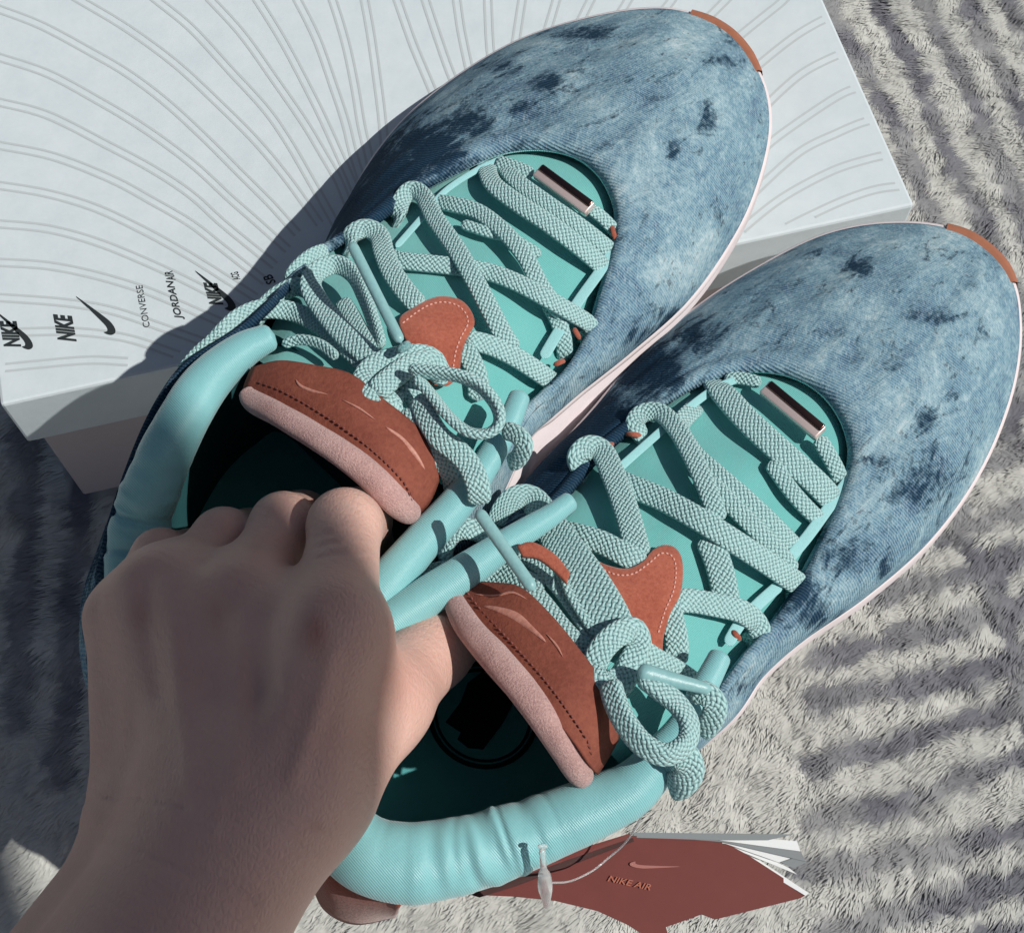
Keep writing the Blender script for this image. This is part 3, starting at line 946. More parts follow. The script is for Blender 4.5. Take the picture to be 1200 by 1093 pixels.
# ---------------- sneaker on the box (left in the picture)
zbA = make_zb((690, 205), (420, 470), .158, .190)
SA = thing("sneaker", "left denim sneaker on the white box lid, the hand's fingers inside it", "shoe",
           tuple(P(np.array(500.), np.array(400.), np.array(.103))), "pair of denim sneakers")
stA = [
    (None, .125, (150, 800), .158, 4, 1.2), (None, .125, (118, 700), .162, 4, 1.2), (None, .125, (150, 560), .178, 4, 1.2),
    (None, .135, (208, 442), .187, 5, 1.2), (None, .135, (296, 376), .188, 3, 1.2), ((380, 345), .128, (372, 300), None, 2, 1.2),
    ((398, 275), .122, (436, 262), None, 2, 1.4), ((438, 192), .121, (482, 228), None, 1, 1.45), ((500, 122), .120, (532, 202), None, 1, 1.5),
    ((600, 56), .120, (580, 180), None, 1, 1.5), ((700, 23), .120, (628, 173), None, 1, 1.5), ((785, 15), .120, (672, 181), None, 1, 1.55),
    ((850, 40), .120, (702, 203), None, 1, 1.6), ((888, 92), .120, (719, 234), None, 1, 1.6), ((898, 150), .121, (723, 268), None, 1, 1.6),
    ((880, 226), .122, (715, 310), None, 1, 1.6), ((848, 290), .124, (703, 350), None, 1, 1.5), ((802, 352), .130, (690, 393), None, 1, 1.4),
    ((738, 408), .137, (664, 438), None, 1, 1.3), ((682, 452), .145, (636, 464), None, 1, 1.2), ((644, 484), .152, (614, 486), None, 1, 1.2),
    ((617, 506), .156, (594, 522), .182, 1, 1.1), ((588, 566), .156, (562, 572), .186, 1, 1.1), ((530, 700), .13, (478, 668), .184, 2, 1.2),
    (None, .135, (385, 790), .183, 3, 1.2), (None, .125, (260, 860), .163, 3, 1.2)]
dyeA = dye_from([(640, 102, 22, 16, .62), (612, 134, 22, 14, .5), (825, 140, 11, 22, .62), (786, 182, 8, 14, .45), (545, 150, 34, 18, .7),
                 (505, 180, 44, 34, .86), (465, 215, 46, 42, 1.0), (430, 255, 44, 44, 1.1), (590, 85, 26, 12, .5), (690, 45, 60, 10, .5),
                 (840, 252, 16, 22, .42), (775, 368, 26, 18, .45), (745, 395, 20, 24, .45), (700, 440, 24, 20, .35), (560, 190, 30, 16, .5),
                 (850, 60, 30, 14, .35), (840, 75, 26, 8, .4), (160, 560, 90, 160, .9), (300, 400, 140, 80, .9), (350, 330, 70, 60, .6), (500, 160, 120, 60, .40), (640, 100, 200, 60, .22)], .12)
OcA, TcA, nrA, VA = build_upper(SA, stA, zbA, dyeA, (6.5, 19))
NSt = 420 / len(stA)
build_sole(SA, OcA, nrA, .1035, (int(11.35 * NSt), int(12.95 * NSt)), [.012] * 16 + [.010, .004, -.002, -.007, -.010, -.010, -.006, .004, .01, .012])
build_tongue(SA, [(640, 172), (575, 176), (525, 196), (475, 226), (425, 262), (372, 300), (330, 360), (300, 420)],
             [(690, 180), (728, 230), (728, 290), (706, 352), (676, 425), (625, 482), (590, 530), (520, 570)], zbA)
colA = [(322, 392, .190, 16), (285, 410, .190, 23), (245, 446, .189, 29), (214, 492, .188, 32), (186, 550, .181, 34), (165, 615, .170, 37), (160, 690, .163, 38),
        (190, 780, .160, 38), (270, 830, .165, 38), (365, 790, .175, 34), (432, 708, .186, 28), (486, 645, .188, 24), (535, 590, .189, 21), (568, 546, .189, 17), (594, 500, .188, 15), (611, 460, .186, 13)]
def col_ripple(x0, x1, amp, freq, ph=0):
    def f(C, u, th):
        px = project(C)
        wgt = np.exp(-((px[:, 0] - x0) ** 2 + (px[:, 1] - x1) ** 2) / 2 / 46 ** 2)
        s = np.r_[0, np.cumsum(np.linalg.norm(np.diff(C, axis=0), axis=1))]
        r_ = np.random.default_rng(int(freq)); base_ = 0
        for k in range(150):
            s0 = r_.uniform(0, s[-1]); w0 = r_.uniform(.0007, .0020); am = r_.uniform(-1.3, 1.0); tl = r_.uniform(-.0022, .0022); tc = r_.uniform(.4, 2.6)
            base_ = base_ + am * np.exp(-((s[:, None] - s0 - tl * np.sin(th)[None]) / w0) ** 2) * np.exp(-((th[None] - tc) / 1.1) ** 2)
        base_ = amp * (wgt[:, None] + .045) * base_
        Q = np.repeat(C, len(th), 0); tt = np.tile(th, len(C))
        nz = vnoise(np.c_[Q[:, 0] + .01 * np.cos(tt), Q[:, 1] + .01 * np.sin(tt), Q[:, 2]], .013, 61).reshape(len(C), len(th)) * .045
        return base_ + nz
    return f
def build_collar(root, col, ripple):
    q = [[*P(np.array(float(x)), np.array(float(y)), np.array(z)), r * PX, r * PX * .85, 0] for x, y, z, r in col]
    return tube("collar", q, M_COLLAR, root, n=420, m=44, ripple=ripple)
build_collar(SA, colA, col_ripple(165, 620, .13, 903))
tcl = np.array([(322, 392, .186), (285, 410, .186), (245, 446, .185), (214, 492, .184), (186, 550, .177), (165, 615, .166), (160, 690, .159), (190, 780, .156), (270, 830, .16),
                (365, 790, .18), (432, 708, .182), (486, 645, .184), (525, 600, .18), (500, 560, .18), (440, 500, .18), (380, 440, .18)])
lining_and_insole(SA, tcl, None, [(x + (350 - x) * .22, y + (640 - y) * .22 + 60) for x, y, z in tcl], .122)
# tongue top
zTA = .197
panA = patch("tongue_panel", [[(296, 432), (330, 424), (372, 430), (412, 440), (450, 470), (485, 498), (508, 522), (515, 556)],
                       [(290, 446), (326, 452), (370, 468), (410, 492), (446, 516), (472, 540), (492, 562), (504, 584)],
                       [(286, 458), (328, 474), (366, 498), (404, 522), (440, 550), (464, 572), (480, 592), (488, 606)]],
      [[.190, .197, .200, .200, .197, .190], [.191, .199, .203, .203, .199, .190], [.190, .198, .202, .202, .198, .189]], M_LEATHER, SA)
def roll_tube(root, pts, mat, name="tongue_roll"):
    q = [[*P(np.array(float(x)), np.array(float(y)), np.array(z)), r * PX, r * PX * .9, 0] for x, y, z, r in pts]
    return tube(name, q, mat, root, n=220, m=40, ripple=lambda C, u, th: vnoise(np.c_[np.repeat(u, len(th)) * 8, np.tile(np.cos(th), len(u)), np.tile(np.sin(th), len(u))], 1.0, 71).reshape(len(u), len(th)) * .05)
rolA = roll_tube(SA, [(288, 458, .191, 10), (297, 470, .192, 14), (325, 485, .197, 15), (362, 507, .201, 15), (402, 532, .203, 16), (436, 558, .201, 17), (462, 583, .197, 18), (478, 599, .192, 16), (482, 605, .189, 11)], M_PINK)
stitches("stitching", [(300, 447), (330, 458), (368, 479), (408, 505), (444, 534), (472, 563), (486, 586)], (lambda x, y: max(surf_z(rolA)(x, y), surf_z(panA)(x, y) + .0006)), SA, M_THREADD, 7, 4.5)
def film(root, pts, z, mat, name="tongue_print"):
    a = crom(np.array(pts, float), 60, closed=True); c = a.mean(0)
    rows = [c + (a - c) * k for k in (1, .66, .33)]
    V = np.vstack([P(r[:, 0], r[:, 1], np.full(60, z)) for r in rows] + [P(c[None, 0], c[None, 1], np.array([z]))])
    F = [(r * 60 + i, r * 60 + (i + 1) % 60, (r + 1) * 60 + (i + 1) % 60, (r + 1) * 60 + i) for r in range(2) for i in range(60)] + [(120 + i, 120 + (i + 1) % 60, 180) for i in range(60)]
    return mk(name, V, F, mat, root)
def strokes(root, lst, zf):
    for pts, wpx in lst:
        q = [[*P(np.array(float(x)), np.array(float(y)), np.array(zf(x, y))), wpx * .5 * PX * (1 - .7 * abs(k / (len(pts) - 1) * 2 - 1)), .0003, 0] for k, (x, y) in enumerate(pts)]
        tube("embossed_highlight_line", q, M_EMB, root, m=10)  # raised line with its highlight painted in
strokes(SA, [([(346, 444), (352, 452), (366, 458), (384, 462)], 5), ([(452, 500), (470, 514), (486, 532), (498, 550)], 8), ([(400, 468), (420, 478), (440, 492)], 3)], surf_z(panA, 4, .0009))
# leather tab with stitching
tabA = [(467, 375), (485, 360), (501, 351), (518, 347), (539, 351), (552, 364), (556, 380), (547, 397), (541, 414), (538, 436), (525, 452), (500, 448), (490, 430), (478, 405)]
ztA = lambda x, y: zbA(x, y) + .0045
poly_slab("leather_tab", tabA, ztA, M_RUST, SA, .002)
stitches("stitching", [(470, 380), (488, 366), (504, 357), (520, 354), (536, 358), (546, 368), (548, 380), (540, 395), (534, 412), (531, 430)], lambda x, y: ztA(x, y) + .0004, SA, M_THREAD, 5.5, 3.6)
tapes(SA, [([(592, 184), (560, 199), (522, 224), (492, 258), (464, 290)], 9), ([(722, 288), (703, 318), (680, 350), (655, 388), (636, 420)], 15)], zbA)
loops(SA, [((447, 268), (455, 284), 3), ((672, 384), (680, 398), 3), ((648, 428), (662, 422), 4), ((716, 262), (722, 284), 2)], zbA)
lA = [
    ([(580, 190), (600, 196), (625, 206)], 20, 1.0, 0, 2.4),
    ([(690, 244), (704, 254), (716, 266), (724, 276)], 17, [2.5, 1.5, .5, -3], 0, 2.4),
    ([(592, 197), (606, 213), (640, 238), (680, 266), (708, 288), (722, 300)], 22, [-1, 1.6, 2.0, 2.2, 1, -3], 0, 2.4),
    ([(570, 196), (578, 216), (606, 238), (644, 263), (680, 290), (702, 309), (714, 322)], 24, [-1, 3.0, 3.4, 3.4, 3.0, 1, -3], 0, 2.4),
    ([(505, 236), (530, 240), (561, 249), (592, 273), (616, 302), (632, 332), (650, 358), (668, 376)], 21, [-2, 1, 2, 3, 3.6, 3.6, 3.4, 1.0], 0, 2.4),
    ([(540, 262), (570, 272), (600, 280), (634, 300)], 14, [0, 0.4, .4, 0], 0, 2.2),
    ([(455, 300), (473, 306), (520, 311), (568, 318), (605, 331), (641, 350), (672, 368), (690, 380), (694, 392), (684, 398)], 22, [-1, .5, .6, .8, 3.0, 5, 4.5, 3.5, 1, -3], 0, 2.4),
    ([(640, 352), (652, 372), (660, 395), (662, 415)], 20, [.6, .6, .4, -2], 0, 2.4),
    ([(466, 258), (470, 236), (482, 223), (496, 230), (510, 256), (535, 292), (556, 328), (575, 364), (592, 396), (604, 412)], 23, [-2, 2, 3.6, 4, 3.8, 4.2, 4.2, 3.8, 3, 2], [18, 18, 0, 0], 2.4),
    ([(545, 398), (572, 404), (601, 417), (628, 434), (646, 447)], 24, [1, 1.4, 2, 2.6, -2], 0, 2.5),
    ([(410, 292), (412, 276), (428, 268), (444, 276), (450, 296), (459, 318), (475, 341), (492, 360)], 25, [-1, 3, 4.2, 4.4, 4.2, 3.6, 2.8, 2], 0, 2.6),
    ([(540, 404), (552, 422), (560, 444), (560, 470)], 24, [1, 1.4, 1, 0], 0, 2.4),
    # bow: left loop
    ([(450, 432), (424, 410), (398, 386), (374, 356), (364, 334), (372, 318), (394, 310), (414, 322), (427, 348), (438, 378), (447, 408)], [25, 25, 24, 22, 19, 16], [8, 8, 8, 9, 10.5, 11, 11, 10, 8, 7, 6], [0, 0, 10, 25, 35, 50, 50], 2.6),
    ([(400, 352), (412, 370), (424, 392), (438, 412)], 20, [3, 3.4, 4, 5], 0, 2.4),
    # laces running out to the left round the collar
    ([(436, 432), (410, 410), (380, 384), (345, 366), (310, 362), (282, 372), (262, 390), (250, 404)], 23, [6, 5, 3.5, 3, 2.5, 2, 0, -3], [0, -10, -20, -20], 2.5),
    ([(372, 346), (350, 336), (332, 342), (316, 354), (300, 372)], 22, [4, 4, 2, 0, -2], -20, 2.4),
    ([(384, 292), (364, 300), (346, 316), (338, 332)], 17, [2, 3.5, 2, 0], -25, 2.4),
    ([(262, 384), (246, 398), (230, 412), (216, 428)], 10, [1, 0, -1, -2], 0, 2.4),
    ([(330, 404), (352, 398), (376, 404), (396, 420)], 12, [3, 4.5, 5, 4.5], 30, 2.0),
    # knot
    ([(432, 480), (424, 456), (430, 436), (448, 424), (470, 418), (492, 416), (508, 422), (514, 436)], 24, [7, 9, 10, 11, 12, 12, 11, 8], 0, 3.4),
    ([(438, 462), (458, 444), (482, 428), (502, 424), (514, 436), (506, 448)], 26, [11, 12.5, 13, 12.5, 11, 9], 0, 3.4),
    ([(424, 444), (430, 466), (444, 480), (458, 472), (464, 458)], 22, [9, 10, 9, 9, 8], 0, 3.0),
    ([(446, 452), (456, 468), (462, 484), (460, 492)], 22, [7, 8, 8, 6], 0, 3.2),
    ([(462, 440), (478, 456), (490, 474), (496, 490)], 22, [8, 9, 8, 7], 0, 2.6),
    # bow: right loop, on edge
    ([(478, 434), (502, 436), (536, 440), (562, 452), (581, 474), (585, 494), (573, 507), (549, 506), (526, 488), (505, 462), (486, 440)], [17, 15, 15, 16, 17, 17, 17, 16, 15, 16], [205, 206, 207, 207, 206, 205, 204, 204, 204, 204, 205], [58, 62, 66, 70, 66, 62], 2.6),
    ([(490, 462), (500, 488), (515, 512), (535, 528), (550, 545), (560, 568), (562, 592)], 25, [201, 200.5, 200, 199, 198, 197, 193], [30, 20, 0, 0], 2.5),
    ([(472, 480), (492, 506), (512, 530), (528, 556), (532, 580)], 22, [198, 197, 195, 191, 186], [10, 30], 2.4),
    ([(588, 504), (604, 508), (614, 520), (608, 536), (596, 544)], 20, [196, 198, 198, 194, 190], 20, 2.4),
]
laces(SA, lA, zbA)
rod("lace_aglet", (411, 284), (470, 402), .2065, .2045, .0015, SA)
rod("lace_end", (470, 402), (476, 412), .2045, .203, .0022, SA, M_LACE)
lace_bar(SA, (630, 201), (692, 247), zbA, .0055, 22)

# ---------------- sneaker in the air beside the box (right in the picture)
zbB = make_zb((955, 470), (670, 760), .150, .188, 105.0)
SB = thing("sneaker", "right denim sneaker beside the box with the thumb inside and red tag behind", "shoe",
           tuple(P(np.array(800.), np.array(650.), np.array(.088))), "pair of denim sneakers")
stB = [
    ((420, 1040), .130, (428, 1002), .176, 3, 1.2), ((385, 1010), .130, (385, 950), .177, 3, 1.2), ((400, 930), .120, (375, 870), .18, 3, 1.2),
    ((450, 830), .120, (405, 790), .183, 3, 1.2), ((500, 770), .120, (480, 702), .186, 3, 1.2), ((560, 665), .132, (590, 640), .186, 3, 1.2),
    ((600, 596), .142, (650, 592), None, 2, 1.3), ((648, 540), .142, (702, 532), None, 2, 1.3), ((698, 484), .136, (746, 496), None, 1, 1.3),
    ((745, 428), .128, (790, 463), None, 1, 1.4), ((808, 372), .120, (836, 441), None, 1, 1.5), ((882, 322), .115, (881, 433), None, 1, 1.5),
    ((968, 279), .113, (925, 438), None, 1, 1.5), ((1050, 265), .113, (962, 458), None, 1, 1.55), ((1125, 276), .113, (987, 491), None, 1, 1.6),
    ((1176, 318), .113, (997, 530), None, 1, 1.6), ((1191, 376), .113, (990, 572), None, 1, 1.6), ((1182, 455), .114, (970, 620), None, 1, 1.6),
    ((1146, 546), .116, (946, 667), None, 1, 1.6), ((1088, 628), .119, (926, 704), None, 1, 1.5), ((1012, 695), .123, (896, 745), None, 1, 1.4),
    ((945, 740), .128, (870, 775), None, 1, 1.3), ((893, 784), .135, (848, 805), None, 1, 1.2), ((852, 838), .140, (818, 850), .180, 1, 1.2),
    ((765, 900), .130, (785, 912), .180, 1, 1.2), ((705, 940), .120, (745, 950), .180, 1, 1.2), ((620, 985), .120, (650, 982), .178, 1, 1.2),
    ((530, 1015), .120, (548, 1010), .177, 1, 1.2), ((470, 1030), .13, (476, 1030), .176, 2, 1.2)]
dyeB = dye_from([(1010, 318, 20, 12, .62), (1078, 492, 16, 20, .55), (1112, 462, 12, 10, .5), (1095, 375, 50, 7, .5), (825, 400, 34, 24, .5),
                 (762, 440, 40, 34, .8), (705, 505, 48, 44, 1.0), (640, 560, 54, 44, 1.15), (1068, 585, 34, 26, .48), (1000, 655, 46, 24, .5),
                 (940, 700, 30, 26, .48), (1030, 545, 26, 16, .42), (960, 722, 40, 16, .55), (1100, 555, 30, 30, .42), (860, 800, 40, 30, .35), (1090, 540, 90, 60, .28), (1000, 640, 90, 50, .3), (560, 640, 60, 60, .9),
                 (1135, 335, 10, 10, .4), (1145, 390, 12, 12, .45), (960, 300, 60, 8, .3), (1110, 300, 40, 10, .3), (900, 380, 110, 60, .22)], .12)
OcB, TcB, nrB, VB = build_upper(SB, stB, zbB, dyeB, (6.5, 22))
NSt = 420 / len(stB)
build_sole(SB, OcB, nrB, .090, (int(13.8 * NSt), int(15.35 * NSt)), [.02, .02] + [.012] * 13 + [.012, .013, .014, .016, .017, .018, .020, .022, .024, .03, .03, .03, .03, .025])
build_tongue(SB, [(875, 428), (830, 436), (784, 458), (740, 490), (696, 526), (645, 588), (590, 640), (545, 680)],
             [(925, 432), (990, 478), (1002, 540), (978, 620), (936, 704), (880, 780), (830, 850), (730, 900)], zbB)
colB = [(672, 584, .187, 12), (642, 606, .188, 14), (602, 631, .189, 17), (545, 670, .189, 22), (495, 703, .188, 24), (445, 742, .187, 25), (405, 800, .185, 27), (375, 870, .182, 30), (378, 940, .180, 36),
        (420, 994, .178, 42), (472, 1010, .178, 44), (525, 1004, .178, 43), (580, 991, .179, 40), (640, 968, .180, 37), (700, 944, .182, 33), (742, 922, .184, 29), (776, 884, .186, 22), (804, 846, .187, 17), (828, 800, .186, 15), (846, 764, .185, 13)]
build_collar(SB, colB, col_ripple(565, 985, .15, 1505))
tcl = np.array([(x, y, z - .004) for x, y, z, r in colB[:17]] + [(740, 840, .17), (690, 760, .17), (630, 690, .17), (600, 650, .17)])
lining_and_insole(SB, tcl, None, [(x + (570 - x) * .12, y + (820 - y) * .12 + 45) for x, y, z in tcl], .118)
# printed emblem on the insole
def ring_print(cx, cy, rx_, ry_, wd_, z, parent, rot=0.5, name="insole_print"):
    n = 60
    a = np.linspace(0, 2 * math.pi, n, endpoint=False)
    V = []
    for s in (1.0, 1 - wd_):
        x = np.cos(a) * rx_ * s; y = np.sin(a) * ry_ * s
        V.append(P(cx + x * math.cos(rot) - y * math.sin(rot), cy + x * math.sin(rot) + y * math.cos(rot), np.full(n, z)))
    V = np.stack(V, 1).reshape(-1, 3)
    mk(name, V, grid_faces(n, 2, True, False), M_PRINTBLACK, parent, smooth=False)
ring_print(566, 838, 66, 62, .09, .1186, SB)
ring_print(566, 838, 58, 54, .06, .1186, SB)
em = [(522, 846), (540, 822), (548, 800), (566, 786), (580, 800), (590, 812), (598, 800), (604, 806), (600, 826), (590, 846), (578, 862), (566, 878), (548, 876), (536, 866), (540, 858)]
a = np.array(em, float); ww = P(a[:, 0], a[:, 1], np.full(len(a), .1186))
mk("insole_print", ww, [tuple(range(len(a)))], M_PRINTBLACK, SB, smooth=False)
# tongue top of the right sneaker
panB = patch("tongue_panel", [[(540, 682), (580, 684), (612, 690), (648, 724), (680, 764), (706, 800), (722, 830), (722, 866)],
                       [(536, 694), (566, 712), (596, 738), (632, 776), (664, 812), (688, 842), (702, 866), (710, 888)],
                       [(530, 704), (552, 732), (586, 768), (620, 806), (650, 842), (672, 870), (688, 894), (698, 906)]],
      [[.186, .193, .198, .200, .198, .188], [.187, .195, .201, .203, .199, .188], [.186, .194, .200, .202, .197, .186]], M_LEATHER, SB)
rolB = roll_tube(SB, [(531, 692, .187, 9), (533, 706, .188, 13), (550, 736, .193, 16), (580, 771, .198, 17), (612, 807, .2005, 17), (642, 846, .200, 17), (664, 880, .195, 16), (680, 906, .189, 15), (686, 914, .186, 10)], M_PINK)
stitches("stitching", [(546, 692), (566, 717), (600, 753), (636, 793), (664, 830), (688, 866), (694, 886)], (lambda x, y: max(surf_z(rolB)(x, y), surf_z(panB)(x, y) + .0006)), SB, M_THREADD, 7, 4.5)
tabB = [(668, 650), (690, 653), (712, 662), (734, 666), (752, 658), (766, 643), (780, 638), (793, 643), (800, 660), (798, 694), (786, 718), (778, 745), (774, 770), (755, 765), (740, 742), (716, 710), (690, 676)]
ztB = lambda x, y: zbB(x, y) + .0045
poly_slab("leather_tab", tabB, ztB, M_RUST, SB, .002)
stitches("stitching", [(700, 664), (722, 673), (742, 672), (760, 660), (775, 648), (788, 652), (792, 668), (789, 692), (779, 716), (771, 742)], lambda x, y: ztB(x, y) + .0004, SB, M_THREAD, 5.5, 3.6)
strokes(SB, [([(566, 710), (584, 714), (604, 722), (622, 736), (640, 752)], 10), ([(556, 696), (580, 698), (600, 694), (618, 702)], 4), ([(640, 742), (652, 756), (660, 770)], 3)], surf_z(panB, 4, .0009))
patch("leather_flap", [[(606, 640), (624, 636), (650, 650), (668, 672)], [(612, 652), (630, 655), (648, 668), (664, 684)]], [.194, .194], M_RUST, SB, 20, 6)
tapes(SB, [([(868, 442), (834, 458), (797, 486), (760, 518), (724, 550)], 11), ([(996, 560), (970, 596), (945, 630), (918, 662)], 15), ([(915, 684), (888, 708), (866, 732), (852, 756)], 15)], zbB)
loops(SB, [((732, 508), (752, 510), 3), ((712, 526), (718, 518), 3), ((858, 738), (868, 750), 2)], zbB)
lB = [
    ([(848, 446), (866, 443), (893, 449)], 16, [0, 1, 1.5], 0, 2.3),
    ([(958, 512), (968, 528), (980, 550), (986, 566)], 20, [3, 2, 1, -3], 0, 2.4),
    ([(838, 450), (849, 463), (878, 495), (916, 530), (950, 560), (968, 578), (976, 588)], 31, [-1, 2.5, 3, 3, 2.6, 1.5, -2], 0, 2.6),
    ([(902, 540), (928, 576), (950, 600), (964, 612)], 20, [1, 1, .5, -2], 0, 2.4),
    ([(812, 480), (797, 500), (812, 530), (840, 556), (868, 580), (896, 606), (918, 628), (930, 640)], 23, [-1, 1, 1.4, 1.8, 2, 2, 1, -2], 0, 2.4),
    ([(752, 512), (744, 496), (754, 484), (774, 484), (794, 504), (812, 536), (826, 566), (836, 592), (842, 612)], 23, [-1, 3, 4, 4.2, 4, 4, 4, 3.6, 2.4], 0, 2.5),
    ([(828, 562), (846, 580), (870, 604), (896, 630), (916, 652), (930, 672)], 22, [1, 1.4, 1.8, 2, 2.6, 3], 0, 2.4),
    ([(714, 556), (735, 568), (776, 585), (820, 609), (863, 636), (900, 660), (926, 678), (936, 686), (932, 694)], 27, [0, 1.5, 2.2, 4.5, 5, 4.6, 3.2, 1, -3], 0, 2.6),
    ([(684, 552), (678, 536), (690, 524), (706, 530), (720, 560), (734, 598), (746, 640), (752, 654)], 28, [-1, 3, 4.6, 5, 4.6, 4, 3, 2], 0, 2.6),
    ([(655, 622), (680, 628), (706, 636), (732, 650), (756, 662)], 26, [0, 1.6, 2, 2, 1.4], 0, 2.5),
    ([(828, 628), (838, 650), (846, 676), (851, 704), (852, 716)], 30, [.6, 1, 1.2, 1, 0], 0, 2.6),
    ([(790, 704), (812, 704), (840, 709), (868, 716), (886, 730), (890, 746), (880, 752)], 26, [1, 1.6, 2.5, 3.4, 3, 1, -3], 0, 2.6),
    ([(782, 700), (788, 726), (793, 752), (792, 780)], 25, [.6, 1, .8, -1], 0, 2.5),
    # long twisted band down to the knot
    ([(580, 618), (588, 598), (604, 584), (624, 586), (643, 613), (666, 650), (690, 690), (712, 726), (730, 756)], [20, 22, 27, 30, 34, 42, 48, 46, 36], [2, 5, 7, 7.5, 8, 8.4, 9, 9.5, 9], [0, 0, 0, 0, 0, 0], 2.4),
    ([(664, 664), (672, 692), (690, 720), (708, 746), (722, 768)], 26, [6, 6.5, 7, 7.4, 7], [-40, -30, -20], 2.6),
    ([(520, 652), (524, 632), (540, 620), (566, 624), (596, 640), (624, 654), (650, 678), (672, 706), (690, 735), (700, 760)], 24, [-2, 2, 5, 6, 6, 5.6, 5, 4.6, 5, 6], [-30, -20, 0, -20, -30], 2.5),
    ([(545, 672), (575, 672), (606, 678), (636, 694)], 26, [2, 2.6, 3, 3], 0, 2.4),
    ([(618, 690), (636, 712), (656, 738), (680, 764), (704, 788)], 28, [4, 4, 4.6, 5.4, 6], [-25, -10], 2.3),
    ([(470, 690), (500, 668), (530, 660)], 10, [-3, -2, -1], 0, 2.0),
    # knot
    ([(694, 786), (704, 762), (722, 744), (742, 738), (748, 756), (738, 778), (724, 800)], 26, [9, 12, 14, 14, 13, 12, 9], 0, 3.6),
    ([(690, 780), (700, 800), (720, 806), (734, 790), (742, 766)], 26, [9, 10.5, 11, 12, 12], 0, 3.6),
    ([(684, 770), (694, 792), (712, 802), (728, 792)], 26, [8, 10, 11, 11], 0, 3.2),
    ([(738, 752), (764, 770), (792, 786), (820, 806), (836, 820)], 24, [9, 7, 5.5, 5, 3], [0, 0, -20], 2.4),
    # bow loop
    ([(714, 796), (721, 822), (735, 850), (756, 874), (782, 884), (804, 870), (807, 846), (793, 824), (771, 806), (750, 790)], [22, 23, 23, 23, 23, 22, 22, 22, 22], [203, 203.5, 204, 204, 203, 202, 202, 202, 203, 203], [32, 36, 40, 40, 36, 30], 3.4),
    ([(806, 812), (826, 812), (838, 826), (832, 846), (818, 858)], 24, [196, 198, 197, 193, 189], 10, 2.6),
    ([(790, 880), (804, 888), (808, 904), (798, 918), (784, 922)], 29, [197, 196, 193, 190, 186], [10, 20], 2.6),
]
laces(SB, lB, zbB)
rod("lace_aglet", (559, 597), (626, 692), .2075, .2055, .0016, SB)
rod("lace_aglet", (746, 786), (834, 808), .2045, .2005, .0024, SB, r2=.0014)
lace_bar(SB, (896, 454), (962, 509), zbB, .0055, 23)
# heel counter
patch("heel_counter", [[(392, 975), (404, 998), (436, 1030), (470, 1060)], [(376, 1012), (390, 1040), (424, 1058), (466, 1068)], [(366, 1030), (382, 1064), (416, 1080), (462, 1072)]],
      [.174, .164, .146], M_HEEL, SB, 40, 16)

# ------------------------------------------------------------------ swing tag booklet
TG = thing("swing_tag", "dark red tag booklet with white pages at the right sneaker's heel", "tag",
           tuple(P(np.array(760.), np.array(1030.), np.array(.12))))
def flat_poly(name, pts, zs, mat, th=.0004, smooth=False, parent=TG):
    a = np.array(pts, float); zs = np.full(len(a), zs) if np.isscalar(zs) else np.array(zs)
    T = P(a[:, 0], a[:, 1], zs); n_ = len(a)
    V = np.vstack([T, T - np.array([0, 0, th])])
    F = [tuple(range(n_)), tuple(range(2 * n_ - 1, n_ - 1, -1))] + [(i, i + n_, (i + 1) % n_ + n_, (i + 1) % n_) for i in range(n_)]
    return mk(name, V, F, mat, parent, smooth=smooth)
zt = .135
def tagz(x, y): return .149 - .010 * (x - 550) / 400 + 0 * y
cov = [(552, 1048), (600, 1028), (665, 1004), (740, 979), (790, 980), (838, 981), (875, 1001), (946, 1047), (938, 1052), (890, 1064), (838, 1077), (822, 1071), (800, 1079), (780, 1086), (784, 1100), (762, 1100), (735, 1083), (700, 1067), (650, 1055), (600, 1050)]
gc = np.array([(745, 1030)], float)
a = np.array(cov, float)
rows = [gc + (a - gc) * s for s in (1, .75, .5, .25)]
V = np.vstack([P(r[:, 0], r[:, 1], tagz(r[:, 0], r[:, 1])) for r in rows] + [P(gc[:, 0], gc[:, 1], tagz(gc[:, 0], gc[:, 1]))])
nn_ = len(a)
F = [(r * nn_ + i, r * nn_ + (i + 1) % nn_, (r + 1) * nn_ + (i + 1) % nn_, (r + 1) * nn_ + i) for r in range(3) for i in range(nn_)] + [(3 * nn_ + i, 3 * nn_ + (i + 1) % nn_, 4 * nn_) for i in range(nn_)]
cv = mk("cover", V, F, M_TAGRED, TG, smooth=False); sm = cv.modifiers.new("shell", 'SOLIDIFY'); sm.thickness = .0004; sm.offset = -1
